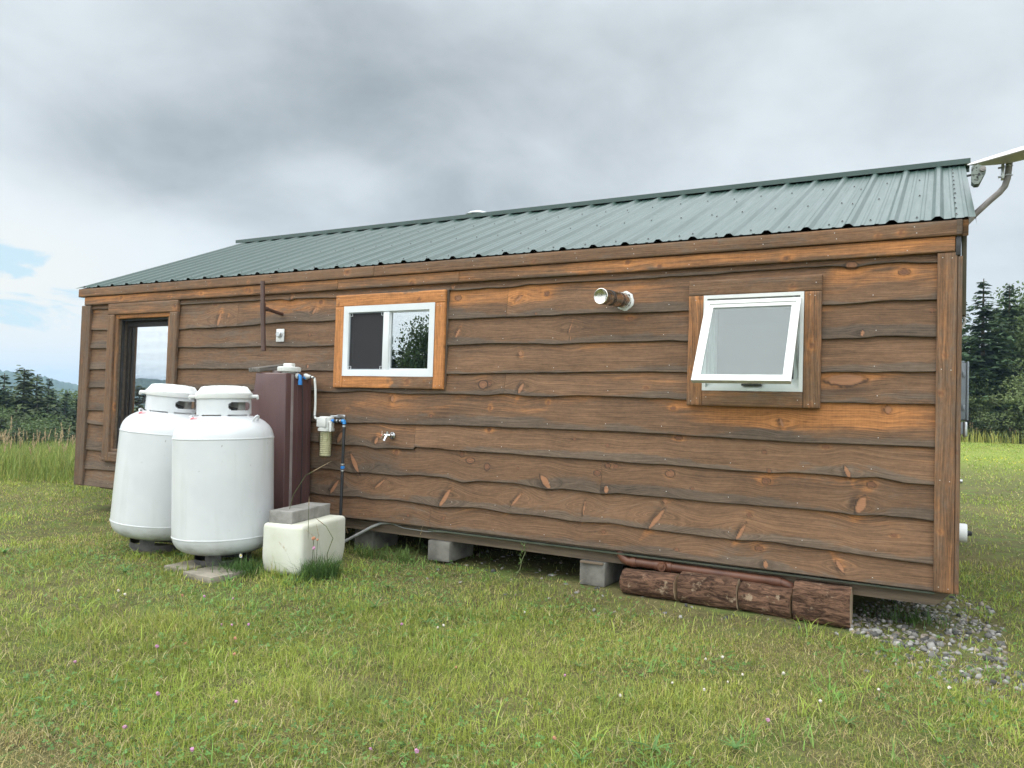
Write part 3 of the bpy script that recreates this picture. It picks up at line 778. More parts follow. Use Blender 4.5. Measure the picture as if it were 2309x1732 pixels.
# boards under the metal, gable rakes
bm = NB()
prism(bm, [(EY+.03, EZ-.004-.01), (RY, RZ-.012), (2*RY-EY-.03, EZ-.014), (2*RY-EY-.03, EZ-.05), (RY, RZ-.05), (EY+.03, EZ-.05)], .03, 8.70, plane='yz')
obj('roof_deck', bm, M_lumber, roof, smooth=None)
for sg in (0, 1):
    y0, yd = (EY+.05, 1) if not sg else (2*RY-EY-.05, -1)
    u = np.array((0, yd/ln, SL/ln)); v = np.array((0, -yd*SL/ln, 1/ln))
    for xr, s2 in ((8.722, 1), (.012, -1)):
        q = Wood()
        if (s2 > 0) != (sg == 1): q.plank((xr, y0, EZ-.10), u, v, (RY-EY-.05)*ln, .095, .03, 50+sg+s2*.3, orange=.4, weather=.4, tone=.48, res=.06)
        else:
            e_ = np.array((xr, y0, EZ-.10)) + u*(RY-EY-.05)*ln
            q.plank(e_, -u, v, (RY-EY-.05)*ln, .095, .03, 50+sg+s2*.3, orange=.4, weather=.4, tone=.48, res=.06)
        q.build('rake_board', roof)
# stove vent beyond the ridge
bm = NB(); vx, vy = 3.54, 2.80
lathe(bm, [(.075, 2.95), (.075, 3.39), (.09, 3.39), (.09, 3.405), (.155, 3.392), (.16, 3.40), (.12, 3.43), (.05, 3.452), (0, 3.458)], (vx, vy, 0), 32)
lathe(bm, [(.19, 2.98), (.085, 3.10), (.078, 3.10)], (vx, vy, 0), 24)
obj('roof_vent', bm, M_galv, roof, smooth=50)

# ------------------------------------------------------------------ windows of the cabin
def frame_ring(bm, x0, x1, z0, z1, w, y0, y1, bev=.003, mat=0, wb=None):
    """four mitred bars round an opening"""
    o = [(x0, z0), (x1, z0), (x1, z1), (x0, z1)]; i_ = [(x0+w, z0+(wb or w)), (x1-w, z0+(wb or w)), (x1-w, z1-w), (x0+w, z1-w)]
    A, B_, C_, E_ = [[bm.verts.new((p[0], y, p[1])) for p in l] for y in (y0, y1) for l in (o, i_)]
    for k in range(4):
        j = (k+1) % 4
        for q in ((A[k], A[j], B_[j], B_[k]), (C_[k], C_[j], E_[j], E_[k]), (A[k], A[j], C_[j], C_[k]), (B_[k], B_[j], E_[j], E_[k])):
            f = bm.faces.new(q); f.material_index = mat
def shrink_bevel(bm, off):
    es = [e for e in bm.edges if len(e.link_faces) == 2 and e.calc_face_angle(0) > 1.0]
    bmesh.ops.bevel(bm, geom=es, offset=off, segments=2, profile=.5, affect='EDGES')
def wood_surround(name, parent, x0, x1, z0, z1, ix0, ix1, iz0, iz1, seed, y=-.062, T=.03, over=True, orange=(.8, .8, .8, .8), weather=(.05, .05, .05, .05), tone=.55, wf=None, topfull=True, botfull=False):
    q = Wood()
    hplank(q, x0, x1, iz1, z1, y, T, seed, orange=orange[0], weather=weather[0], tone=tone, wfun=wf and wf[0], nk=1.8)
    vplank(q, x0, ix0, z0, iz1-.0015, y-.0015, T, seed+.9, orange=orange[1], weather=weather[1], tone=tone, wfun=wf and wf[1], nk=1.5)
    vplank(q, ix1, x1, z0, iz1-.0015, y-.0015, T, seed+1.7, orange=orange[2], weather=weather[2], tone=tone, wfun=wf and wf[2], nk=1.5)
    hplank(q, ix0+.0015, ix1-.0015, z0, iz0, y-.0005, T, seed+2.3, orange=orange[3], weather=weather[3], tone=tone, wfun=wf and wf[3], nk=1.8)
    for (x, z) in ((x0+.035, z1-.03), (x1-.035, z1-.05), (x0+.03, z0+.03), (x0+.07, z0+.05), (x1-.03, z0+.03), (x1-.07, z0+.025), (ix0+.03, z0+.06), (ix1-.03, z0+.05), (x0+.05, iz1-.03), (x1-.04, iz1-.03), (x1-.07, iz1-.025)):
        q.nail(x, y-.0022, z)
    q.build(name, parent)

# sliding window with the bright orange surround
def wbot(U, V, t, og, we):
    p = sst(.53, .60, U/.95+(fbm(U*20, V*20, 3, 3)-.5)*.12); return og*(1-.75*p), we+.75*p*(.6+.8*fbm(U*30, V*12, 9, 3))
def wtop(U, V, t, og, we): return og, we + .9*sst(.88, 1.0, t+(fbm(U*25, V*10, 5, 3)-.5)*.5)*sst(.3, .6, U)*(1-sst(.9, 1.1, U))
def wside(U, V, t, og, we): return og, we + .6*(1-sst(.0, .07, U+(fbm(U*25, V*25, 5, 3)-.5)*.06))
bm = NB(); frame_ring(bm, 3.952, 4.923, 1.256, 1.868, .054, -.066, .03)
ebox(bm, 4.388, 4.452, -.060, .02, 1.3115, 1.8125, .003)
shrink_bevel(bm, .003)
slider = obj('window', bm, M_vinyl, cabin)
tag(slider, 'white sliding window in a bright orange board surround')
wood_surround('surround', slider, 3.848, 5.024, 1.152, 1.973, 3.951, 4.924, 1.255, 1.869, 61.2, orange=(.98, .98, .98, .95), weather=(-.35, -.35, -.35, -.3), tone=.70, wf=(wtop, wside, wside, wbot))
# thin dark lining board showing behind the surround on the right
q = Wood(); vplank(q, 5.0255, 5.040, 1.145, 1.978, -.042, .03, 63.1, orange=.1, weather=.8, tone=.4); q.build('backing_board', slider)
bm = NB(); prism(bm, [(4.445, 1.305), (4.875, 1.305), (4.875, 1.82), (4.445, 1.82)], -.034, -.030); obj('pane', bm, M_glass_s, slider, smooth=None)
bm = NB(); frame_ring(bm, 4.452, 4.870, 1.312, 1.813, .010, -.046, -.028); ebox(bm, 4.458, 4.466, -.056, -.046, 1.53, 1.60, .002); obj('sash', bm, M_vinyl, slider)
bm = NB(); prism(bm, [(3.99, 1.30), (4.39, 1.30), (4.39, 1.82), (3.99, 1.82)], -.0445, -.0435); obj('screen', bm, M_screen, slider, smooth=None)
bm = NB(); frame_ring(bm, 4.007, 4.387, 1.311, 1.813, .007, -.049, -.040); obj('screen_frame', bm, M_greybox, slider)
bm = NB()
for cx in (4.022, 4.372):
    for cz in (1.328, 1.796): frame_ring(bm, cx-.014, cx+.014, cz-.014, cz+.014, .0028, -.0515, -.045)
pieces('screen_corner', bm, M_vinyl, slider, smooth=None)
bm = NB(); prism(bm, [(3.99, 1.30), (4.41, 1.30), (4.41, 1.82), (3.99, 1.82)],   .010, .013); obj('inner_pane', bm, M_glass, slider, smooth=None)

# awning window standing open
bm = NB(); frame_ring(bm, 7.160, 7.811, 1.177, 1.827, .024, -.066, .02)
frame_ring(bm, 7.1835, 7.7875, 1.2005, 1.8035, .022, -.040, .05, wb=.036)
frame_ring(bm, 7.205, 7.766, 1.236, 1.782, .020, -.006, .09, wb=.026)
shrink_bevel(bm, .0025)
awn = obj('window', bm, M_vinyl2, cabin); tag(awn, 'white awning window propped open in a brown board surround')
wood_surround('surround', awn, 7.055, 7.917, 1.0725, 1.932, 7.159, 7.812, 1.176, 1.828, 71.7, orange=(.22, .42, .34, .30), weather=(.34, .24, .34, .32), tone=.58)
# sash: built flat, then swung out about its top edge
H = math.radians(31.0); HZ, HY = 1.778, -.052
def swing(bm):
    for v in bm.verts:
        y, z = v.co.y, v.co.z
        v.co.y = HY + y*math.cos(H) + z*math.sin(H); v.co.z = HZ + z*math.cos(H) - y*math.sin(H)
SX0, SX1, SH = 7.180, 7.791, -.650
bm = NB(); frame_ring(bm, SX0, SX1, SH, 0, .026, -.020, .014); frame_ring(bm, SX0+.024, SX1-.024, SH+.024, -.024, .028, -.012, .012)
ebox(bm, SX0+.002, SX1-.002, -.026, -.019, SH-.003, SH+.010)
shrink_bevel(bm, .0022); swing(bm); sash = obj('sash', bm, M_vinyl2, awn)
bm = NB(); prism(bm, [(SX0+.05, SH+.05), (SX1-.05, SH+.05), (SX1-.05, -.05), (SX0+.05, -.05)], -.004, .0); swing(bm); obj('pane', bm, M_glass, awn, smooth=None)
bm = NB(); zb = HZ+SH*math.cos(H); yb = HY+SH*math.sin(H)
ebox(bm, 7.425, 7.555, -.075, -.040, 1.212, 1.226, .003)
tube(bm, [(7.49, -.06, 1.228), (7.40, -.17, 1.238), (7.285, yb+.02, zb+.012)], .0045, 6)
tube(bm, [(7.49, -.06, 1.230), (7.55, -.16, 1.240), (7.600, yb+.02, zb+.012)], .0045, 6)
ebox(bm, 7.265, 7.305, yb+.0, yb+.03, zb+.002, zb+.014, .002); ebox(bm, 7.585, 7.62, yb, yb+.03, zb+.002, zb+.014, .002)
obj('crank', bm, M_bolt, awn)
bm = NB()
for x in (7.200, 7.772):
    tube(bm, [(x, -.045, 1.33), (x, -.075, 1.47), (x, -.10, 1.66)], .006, 6); ebox(bm, x-.004, x+.004, -.05, -.03, 1.26, 1.50)
pieces('stay_arm', bm, M_galv, awn)
bm = NB(); prism(bm, [(7.225, 1.262), (7.746, 1.262), (7.746, 1.762), (7.225, 1.762)], .070, .072); obj('screen', bm, M_screen, awn, smooth=None)

# tall window at the far end
bm = NB()
frame_ring(bm, .668, 1.595, .395, 1.905, .045, -.040, .075)
door = obj('window', bm, M_lumber, cabin, smooth=None); tag(door, 'tall dark screened window with a plain brown board surround')
wood_surround('surround', door, .560, 1.712, .300, 2.0245, .669, 1.594, .400, 1.905, 81.3, orange=(.26, .14, .14, .04), weather=(.28, .42, .42, .50), tone=.50)
q = Wood()
vplank(q, .671, .716, .441, 1.858, -.0415, .02, 84.4, orange=.42, weather=.3, tone=.50); vplank(q, 1.547, 1.592, .441, 1.858, -.0415, .02, 84.9, orange=.42, weather=.3, tone=.5)
hplank(q, .671, 1.592, 1.859, 1.902, -.042, .02, 85.4, orange=.75, weather=.1, tone=.52); hplank(q, .671, 1.592, .402, .440, -.042, .02, 85.9, orange=.2, weather=.4, tone=.5)
q.build('casing', door)
bm = NB(); frame_ring(bm, .714, 1.55, .438, 1.862, .022, .005, .03); obj('screen_frame', bm, M_black, door, smooth=None)
bm = NB(); prism(bm, [(.73, .455), (1.535, .455), (1.535, 1.845), (.73, 1.845)], .012, .0128); obj('screen', bm, M_screen_a, door, smooth=None)
bm = NB(); prism(bm, [(.70, .46), (1.58, .46), (1.58, 1.82), (.70, 1.82)], .078, .082); obj('pane', bm, M_glass_a, door, smooth=None)
bm = NB(); frame_ring(bm, .64, 1.62, .41, 1.89, .115, .074, .096); obj('inner_frame', bm, M_black, door, smooth=None)

# ------------------------------------------------------------------ things fixed to the cabin
bm = NB()      # stainless exhaust through the wall
A0, A1 = Vector((6.575, -.02, 1.820)), Vector((6.528, -.365, 1.808))
tube(bm, [A0, A0.lerp(A1, .5), A1], .0535, 40, caps=False)
ax = (A1-A0).normalized()
def ringbm(bm, c, n, prof, seg=40, mat=0):
    n = n.normalized(); ref = Vector((0, 0, 1)); a_ = (ref-n*ref.dot(n)).normalized(); b_ = n.cross(a_); rings = []
    for r, d in prof:
        if r < 1e-6: rings.append([bm.verts.new(c+n*d)]); continue
        rings.append([bm.verts.new(c+n*d+(a_*math.cos(2*math.pi*k/seg)+b_*math.sin(2*math.pi*k/seg))*r) for k in range(seg)])
    for P_, Q_ in zip(rings, rings[1:]):
        for k in range(seg):
            k2 = (k+1) % seg
            if len(Q_) == 1: f = bm.faces.new((P_[k], P_[k2], Q_[0]))
            else: f = bm.faces.new((P_[k], P_[k2], Q_[k2], Q_[k]))
            f.material_index = mat
ringbm(bm, A1, ax, [(.0535, 0), (.0555, .001), (.0555, .010), (.052, .012), (.044, .006), (.030, .0), (.015, -.003), (0, -.004)])
ex = obj('exhaust_pipe', bm, M_steel, cabin, smooth=40)
bm = NB()
for s_ in (.30, .345, .66, .70, .735, .93): ringbm(bm, A0.lerp(A1, s_), ax, [(.0535, -.0025), (.0548, -.0022), (.0548, .0022), (.0535, .0025)])
pieces('band', bm, M_black, ex, smooth=40)
bm = NB()
ringbm(bm, Vector((6.574, -.030, 1.820)), Vector((0, -1, 0)), [(.072, -.012), (.070, .008), (.060, .012), (.053, .010)], 24)
for v in bm.verts: v.co += Vector((random.uniform(-.005, .005), random.uniform(-.003, .003), random.uniform(-.006, .006)))
obj('sealant', bm, M_lid, ex, smooth=60)
bm = NB()      # brown stand pipe and its tee
tube(bm, [(3.123, -.25, 2.112), (3.143, -.25, 1.82)], .0205, 20); tube(bm, [(3.137, -.25, 1.91), (3.1435, -.25, 1.80)], .0255, 20)
tube(bm, [(3.1435, -.25, 1.82), (3.170, -.25, 1.468)], .0220, 20)
tube(bm, [(3.140, -.25, 1.866), (3.150, -.20, 1.858)], .0215, 20); tube(bm, [(3.140, -.25, 1.866), (3.165, -.02, 1.829)], .0165, 20)
obj('vent_pipe', bm, M_brownpipe, cabin)
bm = NB(); ebox(bm, 3.107, 3.207, -.046, -.036, 1.571, 1.693, .008, seg=3)
pl = obj('wall_plate', bm, M_lid, cabin)
bm = NB(); lathe(bm, [(.033, -.046), (.033, -.052), (.027, -.054), (.026, -.075), (.022, -.078), (0, -.078)], (3.160, 0, 1.640), 24, axis='y')
obj('knob', bm, M_galv, pl)
bm = NB()      # hose spigot
lathe(bm, [(.030, -.034), (.030, -.041), (.012, -.044), (.012, -.075)], (4.512, 0, .750), 20, axis='y')
tube(bm, [(4.512, -.070, .750), (4.490, -.085, .752), (4.468, -.09, .752)], .014, 14)
tube(bm, [(4.490, -.08, .752), (4.487, -.105, .725), (4.484, -.110, .705)], [.014, .013, .015], 14)
tube(bm, [(4.490, -.08, .75), (4.490, -.08, .784)], .012, 12)
sp = obj('spigot', bm, M_chrome, cabin)
bm = NB(); hc = Vector((4.452, -.105, .750)); hn = Vector((-.75, -.65, .05)).normalized()
b1 = hn.cross(Vector((0, 0, 1))).normalized(); b2 = hn.cross(b1)
tube(bm, [hc+(b1*math.cos(k*math.pi/12)+b2*math.sin(k*math.pi/12))*(.031+.0026*math.cos(8*k*math.pi/12)) for k in range(25)], .0045, 8)
for k in range(4): tube(bm, [hc, hc+(b1*math.cos(k*math.pi/2)+b2*math.sin(k*math.pi/2))*.031], .0036, 6)
tube(bm, [hc-hn*.02, hc+hn*.004], .006, 10)
obj('handwheel', bm, M_brass, sp)
bm = NB(); tube(bm, [hc+hn*.002, hc+hn*.007], .010, 14); obj('handwheel_cap', bm, M_red, sp)
# drip edge, skid, posts under the floor
bm = NB(); segs = [4.9, 5.45, 6.86, 8.0, 8.56]
for i, (a0, a1) in enumerate(zip(segs, segs[1:])):
    prism(bm, [(-.026-.001*i, -.004), (-.022, -.016), (.03, -.012), (.03, -.006)], a0, a1+.01, plane='yz')
obj('drip_edge', bm, M_drip, cabin, smooth=None)
bm = NB(); prism(bm, [(3.95, -.014), (8.655, -.014), (8.575, -.095), (3.97, -.095)], .045, .12); prism(bm, [(3.97, -.016), (8.63, -.016), (8.56, -.095), (3.99, -.095)], .125, .16)
obj('skid_beam', bm, M_lumber, cabin, smooth=None)
bm = NB(); ebox(bm, .15, 8.6, .2, DW-.1, -.05, -.021); ebox(bm, .15, 8.6, 1.6, 1.72, -.16, -.052); ebox(bm, .15, 8.6, 3.2, 3.32, -.16, -.052); ebox(bm, .15, 8.6, DW-.2, DW-.08, -.16, -.052)
pieces('floor_frame', bm, M_lumber, cabin, smooth=None)
bm = NB()      # brown drain line under the edge
dz_ = -.062
tube(bm, [(6.575, .01, .01), (6.580, .01, -.02), (6.60, .01, -.045), (6.635, .01, dz_), (6.70, .01, dz_), (7.64, .01, dz_-.006), (7.70, .01, dz_-.010), (7.745, .012, dz_-.025), (7.770, .018, dz_-.065), (7.775, .02, -.22)], .032, 20)
tube(bm, [(6.66, .01, dz_), (6.70, .01, dz_)], .037, 20); tube(bm, [(6.84, .01, dz_-.002), (6.96, .01, dz_-.003)], .038, 20); tube(bm, [(7.62, .01, dz_-.007), (7.69, .01, dz_-.009)], .037, 20)
tube(bm, [(6.905, .01, dz_), (6.900, -.040, dz_+.002), (6.899, -.046, dz_+.002)], .033, 20); ebox(bm, 6.885, 6.914, -.056, -.044, dz_-.012, dz_+.018, .003)
obj('drain_pipe', bm, M_brownpipe2, cabin)
bm = NB(); ebox(bm, 8.690, 8.7165, .04, .12, 1.655, 2.150, .003); obj('batten', bm, M_batten, cabin)
bm = NB(); ebox(bm, 8.685, 8.752, 1.05, 1.42, 1.03, 1.436, .004); ebox(bm, 8.7525, 8.767, 1.04, 1.43, 1.025, 1.445, .004)
for z in (1.10, 1.335): ebox(bm, 8.728, 8.746, 1.036, 1.052, z, z+.035, .002)
ebox(bm, 8.70, 8.74, 1.1, 1.3, 1.44, 1.452, .003)
eb = obj('meter_box', bm, M_greybox, cabin)
bm = NB(); ebox(bm, 8.69, 8.735, 1.05, 1.17, .925, 1.012, .004); obj('junction_box', bm, M_greybox, cabin)
bm = NB(); ebox(bm, 8.7355, 8.762, 1.04, 1.18, .905, 1.018, .012, seg=3); obj('outlet_cover', bm, M_bowl if False else M_galv, cabin)
bm = NB(); tube(bm, [(8.69, .5, .63), (8.721, .5, .63)], .0135, 16); obj('pipe_stub', bm, M_galv, cabin)
bm = NB(); lathe(bm, [(.060, 8.69), (.060, 8.742), (.056, 8.750), (0, 8.750)], (0, .5, .298), 32, axis='x'); pv = obj('cleanout', bm, M_lid, cabin)
bm = NB(); lathe(bm, [(.017, 8.750), (.019, 8.756), (.014, 8.764), (.017, 8.770), (.010, 8.778), (0, 8.779)], (0, .5, .298), 14, axis='x'); obj('plug', bm, M_black, pv)
bm = NB(); tube(bm, [(8.685, .8, 1.738), (8.712, .8, 1.742), (8.730, .8, 1.728), (8.734, .8, 1.705), (8.722, .8, 1.675), (8.705, .8, 1.648), (8.69, .8, 1.63)], .0075, 10); obj('cable', bm, M_conduit, cabin)
bm = NB(); tube(bm, [(4.47, .03, -.004), (4.62, .02, -.030), (4.85, .02, -.035), (5.1, .03, -.018)], .004, 8); obj('cable', bm, M_conduit, cabin)

# ------------------------------------------------------------------ dish and wildlife camera on the gable end
dish = empty('satellite_dish', (8.69, 1.0, 2.4), 'pale satellite dish on a bent grey mast at the right end of the roof', 'satellite dish')
bm = NB()
pp = [(8.68, 1.0, 2.365), (8.745, 1.0, 2.435), (8.80, 1.0, 2.495), (8.88, 1.0, 2.575), (8.935, 1.0, 2.625), (8.966, 1.0, 2.665), (8.982, 1.0, 2.72), (8.988, 1.0, 2.78), (8.995, 1.0, 2.875)]
tube(bm, pp, .021, 18); mast = obj('mast', bm, M_mast, dish)
bm = NB()
for z in (2.735, 2.80):
    tube(bm, [(8.945, .992, z), (8.985, .968, z+.004), (9.012, 1.0, z+.006), (8.985, 1.032, z+.004), (8.945, 1.008, z)], .004, 6)
    tube(bm, [(8.945, 1.0, z), (8.925, 1.0, z-.002)], .007, 6)
ebox(bm, 8.944, 8.962, .97, 1.03, 2.715, 2.822, .003); obj('bracket', bm, M_galv, dish)
bm = NB(); ebox(bm, 8.690, 8.700, .93, 1.07, 2.30, 2.45, .004); obj('foot_plate', bm, M_mast, dish)
bm = NB(); Rd = .36; dep = .075
tilt = Matrix.Translation((9.095, 1.0, 2.925)) @ Matrix.Rotation(math.radians(-13), 4, 'Y') @ Matrix.Rotation(math.radians(17.3), 4, 'X')
prof = [(Rd*k/12, dep*((k/12)**2-1)) for k in range(13)]
lathe(bm, [(0, -dep-.004)]+[(Rd*k/12, dep*((k/12)**2-1)-.004) for k in range(1, 13)]+[(Rd+.004, -.001), (Rd+.004, .003), (Rd, .002)]+[(Rd*k/12, dep*((k/12)**2-1)+.0) for k in range(11, 0, -1)]+[(0, -dep)], seg=56)
bmesh.ops.transform(bm, matrix=tilt, verts=bm.verts[:]); obj('reflector', bm, M_dish, dish, smooth=40)
tc_ = empty('trail_camera', (8.78, .6, 2.62), 'camouflaged wildlife camera hanging off the gable end just below the ridge', 'camera')
bm = NB(); prism(bm, [(8.752, 2.700), (8.790, 2.712), (8.815, 2.700), (8.832, 2.690), (8.834, 2.668), (8.798, 2.588), (8.790, 2.582), (8.768, 2.582), (8.752, 2.60)], .55, .64)
shrink_bevel(bm, .006); body = obj('body', bm, M_camo, tc_)
bm = NB()
for (x, z, r) in ((8.812, 2.676, .017),): tube(bm, [(x, .555, z), (x+.004, .532, z)], r, 18); tube(bm, [(x+.004, .533, z), (x+.004, .530, z)], r*.55, 14)
obj('lens', bm, M_mast, tc_)
bm = NB(); ebox(bm, 8.789, 8.800, .545, .552, 2.640, 2.652); ebox(bm, 8.780, 8.790, .545, .552, 2.622, 2.633); obj('sensor', bm, M_black, tc_)
bm = NB(); tube(bm, [(8.76, .6, 2.66), (8.725, .6, 2.655)], .008, 8); obj('arm', bm, M_black, tc_)

# ------------------------------------------------------------------ propane tanks (modelled round their own base)
def make_tank(loc, label):
    root = empty('propane_tank', loc, label, 'gas tank', 'white propane tanks')
    LOCAL[0] = True
    bm = NB()
    prof = [(0, .078), (.10, .079), (.18, .084), (.25, .096), (.300, .114), (.335, .140), (.356, .172), (.366, .205), (.3675, .216), (.3715, .218), (.3715, .225), (.3685, .227), (.369, .30), (.369, .60), (.369, .93), (.3685, .951), (.3715, .953), (.3715, .960), (.3675, .962), (.364, .985), (.353, 1.020), (.332, 1.052), (.300, 1.082), (.258, 1.107), (.20, 1.126), (.12, 1.138), (0, 1.142)]
    lathe(bm, prof, seg=112); body = obj('body', bm, M_white, root, smooth=50)
    # guard collar with two hand slots
    n, mrow = 200, 18; R = .2; z0, z1 = 1.120, 1.262
    V = []; 
    for ri in (R, R-.004):
        for j in range(mrow+1):
            for k in range(n):
                a_ = 2*math.pi*k/n; V.append((ri*math.cos(a_), ri*math.sin(a_), z0+(z1-z0)*j/mrow))
    F = []
    def hole(k, j):
        a_ = (k+.5)/n*360; z = z0+(z1-z0)*(j+.5)/mrow
        for c in (-2.9, 177.1, 87):
            d = (a_-c+180) % 360-180
            x_ = abs(d)*math.pi/180*R; zz_ = abs(z-1.199)
            hw, hh = .106, .029
            xx = max(0, x_-(hw-hh)); 
            if xx*xx+zz_*zz_ < hh*hh: return True
        d = (a_-20) % 60
        if z < z0+.016 and 6 < d < 54: return True
        return False
    st = (mrow+1)*n
    for s_ in (0, 1):
        for j in range(mrow):
            for k in range(n):
                if hole(k, j): continue
                k2 = (k+1) % n; b0 = s_*st
                f = [b0+j*n+k, b0+j*n+k2, b0+(j+1)*n+k2, b0+(j+1)*n+k]
                F.append(f if s_ == 0 else f[::-1])
    npmesh('collar', np.array(V), [np.array(F)], [M_white], root, smooth=40)
    bm = NB()
    lathe(bm, [(.2085, 1.258), (.2105, 1.262), (.2085, 1.298), (.1985, 1.306), (.172, 1.342), (.165, 1.349), (.10, 1.358), (0, 1.361)], seg=96)
    lathe(bm, [(.2085, 1.258), (.2035, 1.258), (.200, 1.29), (.15, 1.335), (0, 1.345)], seg=48)
    def lp(a_, r, z): return Vector((r*math.cos(a_), r*math.sin(a_), z))
    for k in range(8):           # pressed ribs running over the shoulder
        a_ = math.radians(-62+k*45)
        for da in (-.055, .055):
            pts = [lp(a_+da, .2065, 1.293), lp(a_+da, .1985, 1.307), lp(a_+da, .172, 1.3425), lp(a_+da*1.3, .145, 1.3515)]
            tube(bm, pts, [.004, .006, .006, .003], 8)
    for a_ in (math.radians(-134), math.radians(46)):   # ears
        t_ = Vector((-math.sin(a_), math.cos(a_), 0)); e_ = Vector((math.cos(a_), math.sin(a_), 0))
        vs = ebox(bm, .19, .252, -.052, .052, 1.262, 1.288, .009, seg=3)
        for v in vs: v.co = e_*v.co.x + t_*v.co.y*(1.0-(v.co.x-.19)*3) + Vector((0, 0, v.co.z))
        vs = ebox(bm, .236, .254, -.045, .045, 1.252, 1.282, .006, seg=2)
        for v in vs: v.co = e_*v.co.x + t_*v.co.y*.82 + Vector((0, 0, v.co.z))
    obj('lid', bm, M_lid, root, smooth=38)
    bm = NB()
    lathe(bm, [(.207, .0), (.207, .048), (.203, .048), (.203, .0)], seg=72, close=True)
    for k in range(4):
        a_ = math.radians(k*90-62)
        for dd in (-.25, -.12, 0, .12, .25): pass
        V_ = [];
        for s_ in range(9):
            an = a_-.30+.60*s_/8
            V_.append((an,))
        A_ = [bm.verts.new((.207*math.cos(q[0]), .207*math.sin(q[0]), .047)) for q in V_]; B_ = [bm.verts.new((.207*math.cos(q[0]), .207*math.sin(q[0]), .093)) for q in V_]
        for s_ in range(8): bm.faces.new((A_[s_], A_[s_+1], B_[s_+1], B_[s_]))
    obj('foot_ring', bm, M_ring, root, smooth=50)
    for a_ in (math.radians(9), math.radians(189)):
        bm = NB(); e_ = Vector((math.cos(a_), math.sin(a_), 0)); t_ = Vector((-math.sin(a_), math.cos(a_), 0)); nrm = (e_*.55+Vector((0, 0, .83))).normalized()
        c_ = e_*.285+Vector((0, 0, 1.085))
        tube(bm, [c_-t_*.026-nrm*.012, c_-t_*.026+nrm*.026, c_-t_*.016+nrm*.044, c_+nrm*.050, c_+t_*.016+nrm*.044, c_+t_*.026+nrm*.026, c_+t_*.026-nrm*.012], .0075, 10)
        obj('lifting_lug', bm, M_white, root, smooth=60)
    bm = NB()      # valves under the lid
    tube(bm, [(0, 0, 1.13), (0, 0, 1.22)], .028, 16); tube(bm, [(.05, -.06, 1.13), (.05, -.06, 1.19)], .02, 12); tube(bm, [(-.06, .05, 1.13), (-.06, .05, 1.2)], .022, 12)
    tube(bm, [(0, 0, 1.19), (.07, -.03, 1.19), (.12, .02, 1.17)], .014, 10); lathe(bm, [(0, 1.16), (.045, 1.165), (.05, 1.18), (.045, 1.195), (0, 1.2)], (.10, -.07, 0), 20)
    obj('valve', bm, M_bolt, root)
    bm = NB(); ebox(bm, .02, .10, .05, .12, 1.14, 1.235, .004); obj('regulator_tag', bm, mat_tag, root)
    # warning sticker on the dome: a red diamond and its caption bar on a white label
    bm = NB(); a_ = math.radians(-99); e_ = Vector((math.cos(a_), math.sin(a_), 0)); t_ = Vector((-math.sin(a_), math.cos(a_), 0))
    c_ = e_*.262+Vector((0, 0, 1.1072)); sl_ = (e_*.86-Vector((0, 0, .51))).normalized(); nrm = (e_*.51+Vector((0, 0, .86))).normalized()
    def pq(u, v): return c_+t_*u+sl_*v+nrm*.0035
    bm.faces.new([bm.verts.new(pq(*p)) for p in ((-.02, 0), (0, -.02), (.02, 0), (0, .02))])
    for i, wv in enumerate((.05, .04, .03)): bm.faces.new([bm.verts.new(pq(*p)) for p in ((.03, -.012+i*.009), (.03+wv, -.012+i*.009), (.03+wv, -.008+i*.009), (.03, -.008+i*.009))])
    obj('hazard_sticker', bm, M_red, root, smooth=None)
    bm = NB(); a_ = math.radians(-134); e_ = Vector((math.cos(a_), math.sin(a_), 0))
    for i in range(5):
        p0 = e_*.213+Vector((.002*(i % 2), .003*(i % 2), 1.262-i*.017)); s_ = Vector((.0055, 0, 0)) if i % 2 else Vector((0, .0055, 0))
        tube(bm, [p0-s_, p0-s_*.9+Vector((0, 0, -.009)), p0-s_*.3+Vector((0, 0, -.018)), p0+s_*.9+Vector((0, 0, -.012)), p0+s_, p0+s_*.3+Vector((0, 0, .005)), p0-s_], .0022, 6)
    obj('chain', bm, M_bolt, root)
    LOCAL[0] = False
    return root
mat_tag = mat_simple('paper_tag', (.62, .60, .55), (.72, .70, .66), 30, .7)
def copy_tree(o, parent=None):
    c = o.copy(); COL.objects.link(c)
    if parent: c.parent = parent
    for ch in list(o.children): copy_tree(ch, c)
    return c
def lean(o, deg, axis, spin=0):
    o.rotation_mode = 'QUATERNION'
    o.rotation_quaternion = (Matrix.Rotation(math.radians(deg), 4, Vector(axis)) @ Matrix.Rotation(math.radians(spin), 4, 'Z')).to_quaternion()
tank = make_tank((3.684, -1.055, -.262), 'upright white propane tank nearest the white foam box')
lean(tank, -2.0, (-.484, .875, 0)); tank.scale = (1.02,)*3
tank2 = copy_tree(tank); tank2.location = (2.771, -.975, -.254)
tag(tank2, 'leaning white propane tank partly behind the other, nearest the tall screened window')
lean(tank2, 3.6, (-.484, .875, 0), 3)

